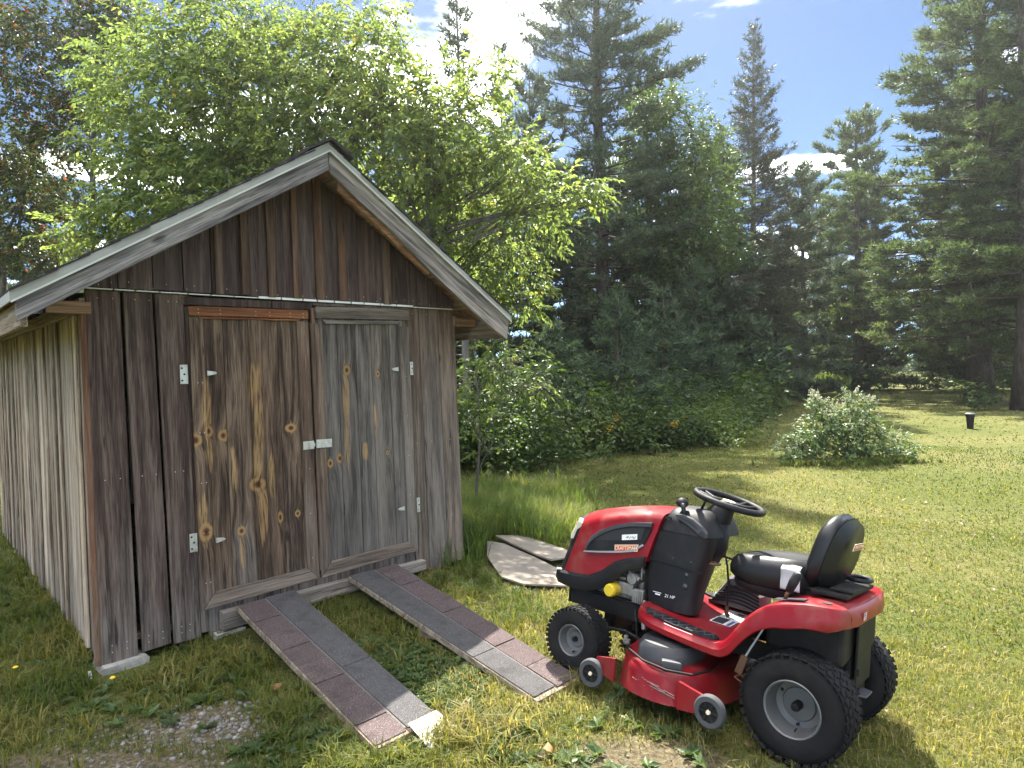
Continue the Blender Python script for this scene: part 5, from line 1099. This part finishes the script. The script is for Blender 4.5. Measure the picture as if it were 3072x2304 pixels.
# ---- flowering bush on the lawn
bx, by = 6.75, 13.0
r_ = np.random.RandomState(401); lob = [(bx + dx, by + dy, gz(bx, by) + dz * .88, rr * .9) for dx, dy, dz, rr in ((-.95, 0, .32, .42), (-.55, .1, .45, .5), (-.1, -.1, .5, .55), (.35, .05, .45, .5), (.8, 0, .3, .42), (-.4, .0, .85, .42), (.1, .1, .9, .42), (.4, 0, .75, .35), (1.1, -.1, .22, .3), (-1.15, -.1, .2, .28), (-.35, .1, 1.15, .2), (.25, .1, 1.2, .22), (-.6, .05, 1.3, .13), (-.66, .05, 1.45, .09), (.2, .05, 1.5, .13), (.5, 0, 1.25, .12))]
t = hardwood('flowering_bush', 'low pale green bush with creamy flower spikes alone on the lawn', None, (bx, by), lob, 402, lf_bush, bk_hard, .03, dens=1100, leaf=(.085, .05), spray=(7, .18), droop=.25, shell=.35); t['category'] = 'bush'
fo = Fol(); z0 = gz(bx, by) - .1
for k in range(130):
    a = lob[r_.randint(len(lob))]; d = rdir(1, r_)[0]; d[2] = abs(d[2]) * .8 + .35; d = d / np.linalg.norm(d); p = np.array([a[0] - bx, a[1] - by, a[2] - z0]) + d * a[3] * r_.uniform(.9, 1.1)
    ax = unit(d + np.array([0, 0, .9])); n = 16; f = r_.rand(n); P = p + ax * (f * .16)[:, None] + rdir(n, r_) * (.035 * (1.1 - f))[:, None]
    fo.leaves(P, rdir(n, r_), rdir(n, r_), .035, .026, r_.rand(n))
fo.build('flower_spikes', m_flower, t)
# ---- path light
pl = empty('path_light', (13.3, 18.6, gz(13.3, 18.6))); tag(pl, 'short black path light with a grey cap standing on the lawn', 'path light')
m_cap = simple('zinc_cap', (0.13, 0.13, 0.13), .5, .5)
MB().lathe([(.075, -.05), (.08, .0), (.088, .15), (.1, .3), (.118, .4), (.118, .41)], 'z', (0, 0, 0), 24).build('post', m_frame, pl, True, angle=40)
MB().lathe([(.13, .412), (.135, .42), (.13, .445), (.1, .46), (0, .465)], 'z', (0, 0, 0), 24).build('cap', m_cap, pl, True, angle=40)
# ================================================================ grass and small things
m_grass = leaf_mat('grass_blades', [(0, (0.036, 0.075, 0.014)), (.3, (0.078, 0.115, 0.019)), (.55, (0.145, 0.16, 0.03)), (.78, (0.235, 0.215, 0.064)), (1, (0.42, 0.35, 0.16))], .5, (1.25, 1.25, .6), .55, .3)
m_tall = leaf_mat('tall_grass_blades', [(0, (0.06, 0.105, 0.024)), (.5, (0.135, 0.19, 0.048)), (.85, (0.22, 0.25, 0.08)), (1, (0.4, 0.35, 0.17))], .52, (1.3, 1.3, .6), .5, .3)
def shed_local(X, Y):
    dx, dy = X - SHED.x, Y - SHED.y; c, s = math.cos(SYAW), math.sin(SYAW); return dx * c + dy * s, -dx * s + dy * c
def free(X, Y):
    x, y = shed_local(X, Y); k = ~((x > -.02) & (x < W + .02) & (y > -.0) & (y < L))
    for (a0, a1, b0, b1, yb) in ((.765, 1.2, .655, 1.045, -2.0), (1.61, 2.06, 1.465, 1.82, -2.2)):
        v_ = np.clip(y / yb, 0, 1); k &= ~((x > a0 + (b0 - a0) * v_) & (x < a1 + (b1 - a1) * v_) & (y < 0) & (y > yb))
    k &= ~((x > 2.7) & (x < 4.0) & (y > -.9) & (y < .58) & (np.abs(x - 3.35 - .0 * y) < .62) & (Y < 6.9) & (X > -.32))
    k &= ~((np.abs(x - .12) < .2) & (y < .02) & (y > -.22))
    return k
def wedge(n, r0, r1, r_, a0=-44, a1=44):
    r = np.sqrt(r_.uniform(r0 * r0, r1 * r1, n)); a = np.radians(r_.uniform(a0, a1, n)); return r * np.sin(a), r * np.cos(a)
BARE = ((.55, 2.72, .36, .2), (-1.5, 3.12, .42, .2), (-2.0, 2.75, .8, .14), (-3.1, 3.35, .26, .13))
def keep_prob(X, Y):
    q = np.ones(len(X))
    for (x, y, rx, ry) in BARE: q = np.minimum(q, .06 + np.clip(((X - x) / rx) ** 2 + ((Y - y) / ry) ** 2 - .35, 0, 1))
    return q
def lawn_grass(name, label, n, r0, r1, h, w_, seed):
    r_ = np.random.RandomState(seed); X, Y = wedge(n, r0, r1, r_)
    pa = vnoise(X, Y, .55, 1); pb = vnoise(X, Y, 2.3, 2); pc = vnoise(X, Y, .16, 4)
    k = free(X, Y) & (r_.rand(n) < keep_prob(X, Y)) & (r_.rand(n) < (.35 + .9 * pa) * (1 - .35 * np.clip((-.6 - X) / 1.2, 0, 1) * (Y < 6)))
    X, Y, pa, pb, pc = X[k], Y[k], pa[k], pb[k], pc[k]; m_ = len(X)
    lx, ly = shed_local(X, Y); near = np.exp(-np.clip(np.minimum(np.abs(ly), np.abs(lx)) if False else np.hypot(np.clip(np.maximum(-lx, lx - W), 0, 9), np.clip(np.maximum(-ly, ly - L), 0, 9)), 0, 9) / .35)
    shade_side = np.clip((-.6 - X) / 1.2, 0, 1) * np.clip((6 - Y) / 2, 0, 1)
    H = h * r_.uniform(.5, 1.35, m_) * (1 + .5 * near + .45 * shade_side * (pb > .5) + .5 * pc)
    rnd = np.clip(.24 + .36 * pb + .30 * (pc - .5) + .34 * (vnoise(X, Y, 5.5, 12) - .5) + r_.normal(size=m_) * .19 - .02 * shade_side - .05 * near + .16 * (Y < 4.3) * (X > -.5) + .1 * (Y < 3.4), 0, 1)
    fo = Fol(); fo.grass(np.stack([X, Y, ground_z(X, Y) - .004], 1), H, w_ * r_.uniform(.7, 1.3, m_), r_.uniform(.15, 1.25, m_), r_.uniform(0, 6.28, m_), rnd)
    o = fo.build(name, m_grass, None); tag(o, label, None, None, 'stuff'); return o
lawn_grass('grass', 'ragged grass close by around the ramps and the mower', 105000, 2.2, 5.2, .043, .0046, 1)
lawn_grass('grass', 'mown grass in the middle of the lawn behind the mower', 80000, 5.2, 9.5, .032, .0085, 2)
lawn_grass('grass', 'mown grass on the farther lawn round the flowering bush', 58000, 9.5, 18, .034, .017, 3)
lawn_grass('grass', 'mown grass on the far lawn in front of the pines', 32000, 18, 48, .035, .045, 4)
def tuft_patch(name, label, pts, seed, hgt, w_, mat, lean=.9, per=16):
    r_ = np.random.RandomState(seed); fo = Fol(); Ps = []
    for (x, y, sx, sy, n) in pts: Ps.append(np.stack([x + r_.normal(size=n) * sx, y + r_.normal(size=n) * sy], 1))
    Pt = np.concatenate(Ps); Pt = Pt[free(Pt[:, 0], Pt[:, 1])]; n = len(Pt)
    for j in range(per):
        X = Pt[:, 0] + r_.normal(size=n) * hgt * .06; Y = Pt[:, 1] + r_.normal(size=n) * hgt * .06
        fo.grass(np.stack([X, Y, ground_z(X, Y) - .005], 1), hgt * r_.uniform(.45, 1.25, n), w_ * r_.uniform(.7, 1.4, n), r_.uniform(.2, lean, n), r_.uniform(0, 6.28, n), np.clip(vnoise(X, Y, .5, 9) * .7 + r_.rand(n) * .35, 0, 1))
    o = fo.build(name, mat, None); tag(o, label, None, None, 'stuff'); return o
tuft_patch('tall_grass', 'tall unmown grass growing along the right wall of the shed', [(-.55, 6.9, .16, .5, 170), (-.1, 7.6, .35, .4, 330), (.3, 7.7, .3, .45, 300), (-.4, 8.6, .5, .6, 420), (-.9, 8.1, .3, .7, 200), (.2, 9.4, .5, .7, 300), (-.45, 6.1, .12, .25, 60)], 11, .34, .009, m_tall)
tuft_patch('far_tall_grass', 'tall sunlit grass at the far end of the lawn left of the lone pine', [(18.3, 43.5, 1.6, 1.2, 700), (20.0, 45.0, 1.2, 1.5, 500), (16.5, 43.0, 1.0, 1.0, 350)], 12, 1.5, .1, m_tall, .9, 6)
tuft_patch('bush_grass', 'longer grass round the foot of the flowering bush', [(6.75, 12.6, .6, .15, 200), (5.75, 12.9, .12, .15, 30), (7.8, 12.8, .12, .15, 30)], 14, .16, .012, m_tall)
tuft_patch('rough_grass', 'rough shaded grass along the side and front of the shed', [(-2.9, 4.35, .35, .3, 220), (-3.4, 4.9, .3, .4, 200), (-4.1, 5.6, .35, .5, 220), (-2.75, 3.55, .25, .12, 60), (-1.75, 3.75, .3, .15, 130), (-.35, 5.2, .15, .3, 90), (.0, 4.6, .2, .3, 90), (-.8, 4.5, .2, .2, 80), (-2.8, 3.0, .4, .3, 160), (-.62, 2.75, .2, .12, 60), (-.3, 3.0, .15, .1, 60), (-1.15, 3.2, .1, .15, 50), (.3, 3.55, .08, .1, 50), (-1.0, 3.75, .12, .12, 40)], 13, .12, .0065, m_grass, 1.3, 12)
def rosettes(name, label, pts, seed, leaf, mat, q=7):
    r_ = np.random.RandomState(seed); fo = Fol()
    for (x, y, sx, sy, n) in pts:
        X = x + r_.normal(size=n) * sx; Y = y + r_.normal(size=n) * sy; k = free(X, Y); X, Y = X[k], Y[k]; n = len(X); Z = ground_z(X, Y); sc = r_.uniform(.6, 1.4, n); rd = r_.rand(n)
        for j in range(q):
            az = 6.283 * j / q + r_.uniform(-.4, .4, n); D = np.stack([np.cos(az), np.sin(az), r_.uniform(.2, 1.1, n)], 1)
            fo.leaves(np.stack([X, Y, Z + .008], 1), D, np.array([0, 0, 1.]) + r_.normal(size=(n, 3)) * .25, leaf[0] * sc * r_.uniform(.7, 1.2, n), leaf[1] * sc, np.clip(rd * .6 + r_.rand(n) * .3, 0, .9), .1, .25)
    o = fo.build(name, mat, None); tag(o, label, None, None, 'stuff'); return o
rosettes('weeds', 'broad leaved weeds scattered in the worn grass before the shed', [(-1.05, 2.9, .12, .12, 40), (-2.3, 3.4, .4, .2, 25), (-1.9, 3.35, .25, .2, 40), (-2.9, 4.2, .4, .4, 60), (-1.1, 3.35, .12, .12, 26), (.45, 3.05, .3, .25, 26), (.9, 2.75, .3, .15, 20), (-.1, 2.75, .3, .15, 20), (-1.8, 3.7, .3, .12, 40), (-.4, 4.9, .3, .4, 40), (-.05, 2.95, .2, .15, 30)], 21, (.05, .024), lf_mid, 7)
rosettes('clover', 'dense clover carpet in the grass between the two ramps', [(-.50, 3.52, .13, .11, 420), (-.72, 3.75, .12, .1, 260), (-.38, 3.35, .1, .08, 200), (-.95, 3.98, .12, .1, 110)], 22, (.026, .026), lf_mid, 6)
# ---- gravel in front of the shed
def stones(name, label, pts, seed, mat):
    r_ = np.random.RandomState(seed); bm = bmesh.new(); bmesh.ops.create_icosphere(bm, subdivisions=1, radius=1.0); bm.verts.ensure_lookup_table()
    bv = np.array([v.co[:] for v in bm.verts]); bf = np.array([[v.index for v in f.verts] for f in bm.faces]); bm.free(); Vs, Fs, Rs = [], [], []; n0 = 0
    for (x, y, sx, sy, n, s0, s1) in pts:
        for _ in range(n):
            px, py = x + r_.normal() * sx, y + r_.normal() * sy; s_ = s0 + (s1 - s0) * r_.rand() ** 2.2
            v_ = bv * (1 + r_.normal(size=bv.shape) * .14) * np.array([1, r_.uniform(.6, .9), r_.uniform(.4, .7)]) * s_; a = r_.uniform(0, 6.28); c, s = math.cos(a), math.sin(a)
            v_ = v_ @ np.array([[c, s, 0], [-s, c, 0], [0, 0, 1]]); Vs.append(v_ + np.array([px, py, gz(px, py) + s_ * .2])); Fs.append(bf + n0); n0 += len(bv); Rs.append(np.full(len(bv), r_.rand()))
    o = link(name, np_mesh(name, np.concatenate(Vs), np.concatenate(Fs), np.concatenate(Rs)), mat, None); tag(o, label, None, None, 'stuff'); return o
m_stone, nt = new_mat('gravel_stone'); rr_ = NN(nt, 'ShaderNodeAttribute', attribute_name='rnd').outputs['Fac']; n_ = noise(nt, NN(nt, 'ShaderNodeNewGeometry').outputs['Position'], 90., 4., .6)
cc = mix(nt, .35, ramp(nt, rr_, [(0, (0.08, 0.07, 0.06)), (.5, (0.15, 0.137, 0.122)), (.9, (0.22, 0.2, 0.18)), (1, (0.42, 0.4, 0.37))]), ramp(nt, n_, [(.3, (0.1, 0.09, 0.08)), (.7, (0.42, 0.4, 0.37))]))
finish(nt, principled(nt, cc, .85, 0, .3), n_, .004, .6)
stones('gravel', 'patch of pale gravel showing through the worn grass left of the ramps', [(-1.38, 3.13, .21, .1, 330, .005, .022), (-1.65, 3.0, .3, .1, 300, .005, .018), (-1.2, 3.3, .1, .07, 70, .008, .022), (-1.6, 2.75, .5, .06, 120, .006, .016), (.55, 2.8, .3, .2, 110, .004, .012)], 31, m_stone)
# ---- fallen leaves and dandelions
m_dleaf = simple('dead_leaf', (0.3, 0.15, 0.075), .8, 0, .2, .3, 60)
m_dand = simple('dandelion_yellow', (0.75, 0.5, 0.02), .7); m_stem = simple('green_stem', (0.06, 0.11, 0.03), .6)
def curled(label, x, y, s_, rz):
    mb = MB(); n = 10; c = mb.bm.verts.new((0, 0, 0)); ring = []
    for k in range(n):
        a = 2 * math.pi * k / n; r = s_ * (.65 + .35 * (k % 2)) * (1 + .25 * math.sin(a * 2)); ring.append(mb.bm.verts.new((r * math.cos(a), r * .75 * math.sin(a), .35 * s_ * (1 + math.sin(a * 2 + 1)) * .6)))
    for k in range(n): mb.bm.faces.new((c, ring[k], ring[(k + 1) % n]))
    o = mb.build('fallen_leaf', m_dleaf, None, True); o.modifiers.new('t', 'SOLIDIFY').thickness = .0015
    o.location = (x, y, gz(x, y) + .03); o.rotation_euler = (.4, .2, rz); tag(o, label, 'leaf', 'fallen brown leaves'); return o
curled('curled tan fallen leaf in the grass left of the near ramp above the gravel', -1.31, 3.415, .036, .4)
curled('dry reddish leaf lying on the worn ground in front of the mower deck', .12, 2.78, .04, 1.2)
curled('small dry leaf touching the near rear tyre of the mower', 1.02, 2.83, .022, 2.)
curled('brown curled leaf on the bare patch at the left edge of the view', -3.02, 3.4, .03, .9)
for x, y, lab in ((-2.896, 3.648, 'yellow dandelion in the shaded grass at the left edge'), (-2.253, 3.514, 'yellow dandelion beside the shed corner block')):
    d = empty('dandelion', (x, y, gz(x, y))); tag(d, lab, 'flower', 'dandelions')
    MB().tube([(0, 0, -.01), (.005, 0, .05), (0, .004, .085)], .002, 5).build('stem', m_stem, d)
    mb = MB().lathe([(0, .083), (.01, .086), (.015, .092), (.009, .097), (0, .098)], 'z', (0, 0, 0), 12).build('flower_head', m_dand, d)
fo = Fol(); r_ = np.random.RandomState(91); n = 260; X, Y = wedge(n, 2.6, 11, r_, -8, 43); fo.leaves(np.stack([X, Y, ground_z(X, Y) + .022], 1), rdir(n, r_) * np.array([1, 1, .25]), np.array([0, 0, 1.]) + r_.normal(size=(n, 3)) * .3, r_.uniform(.025, .06, n), r_.uniform(.02, .04, n), r_.rand(n), .3, .2)
m_litter = leaf_mat('leaf_litter', [(0, (0.14, 0.085, 0.045)), (.6, (0.25, 0.16, 0.08)), (1, (0.34, 0.27, 0.13))], .25)
tag(fo.build('leaf_litter', m_litter), 'small brown fallen leaves scattered over the lawn', None, None, 'stuff')
# short white pipe end by the corner block
p = sw(-.06, -.06, 0); o = MB().tube([(0, 0, -.05), (-.012, 0, .05)], .008, 8).build('white_stake', m_white, None); o.location = (p.x, p.y, gz(p.x, p.y)); tag(o, 'thin white stake sticking up at the left corner of the shed', 'stake')

# ================================================================ thin haze box added round the scene, to mimic sun glare and air haze
hb = MB().box((0, 85, 12.9), (360, 330, 31)).build('glare_haze', None, None); hb.data.materials.clear()
m_glare_haze = bpy.data.materials.new('glare_haze_air'); m_glare_haze.use_nodes = True; nt = m_glare_haze.node_tree; nt.nodes.clear()
pv = NN(nt, 'ShaderNodeVolumePrincipled', {'Color': (1, 1, 1, 1), 'Density': GLARE_HAZE, 'Anisotropy': 0.72}); o_ = nt.nodes.new('ShaderNodeOutputMaterial'); nt.links.new(pv.outputs[0], o_.inputs['Volume'])
hb.data.materials.append(m_glare_haze); tag(hb, None, None, None, 'stuff')
SC.cycles.volume_bounces = 0
print('TRIS', sum(len(o.data.loops) - 2 * len(o.data.polygons) for o in SC.objects if o.type == 'MESH'))
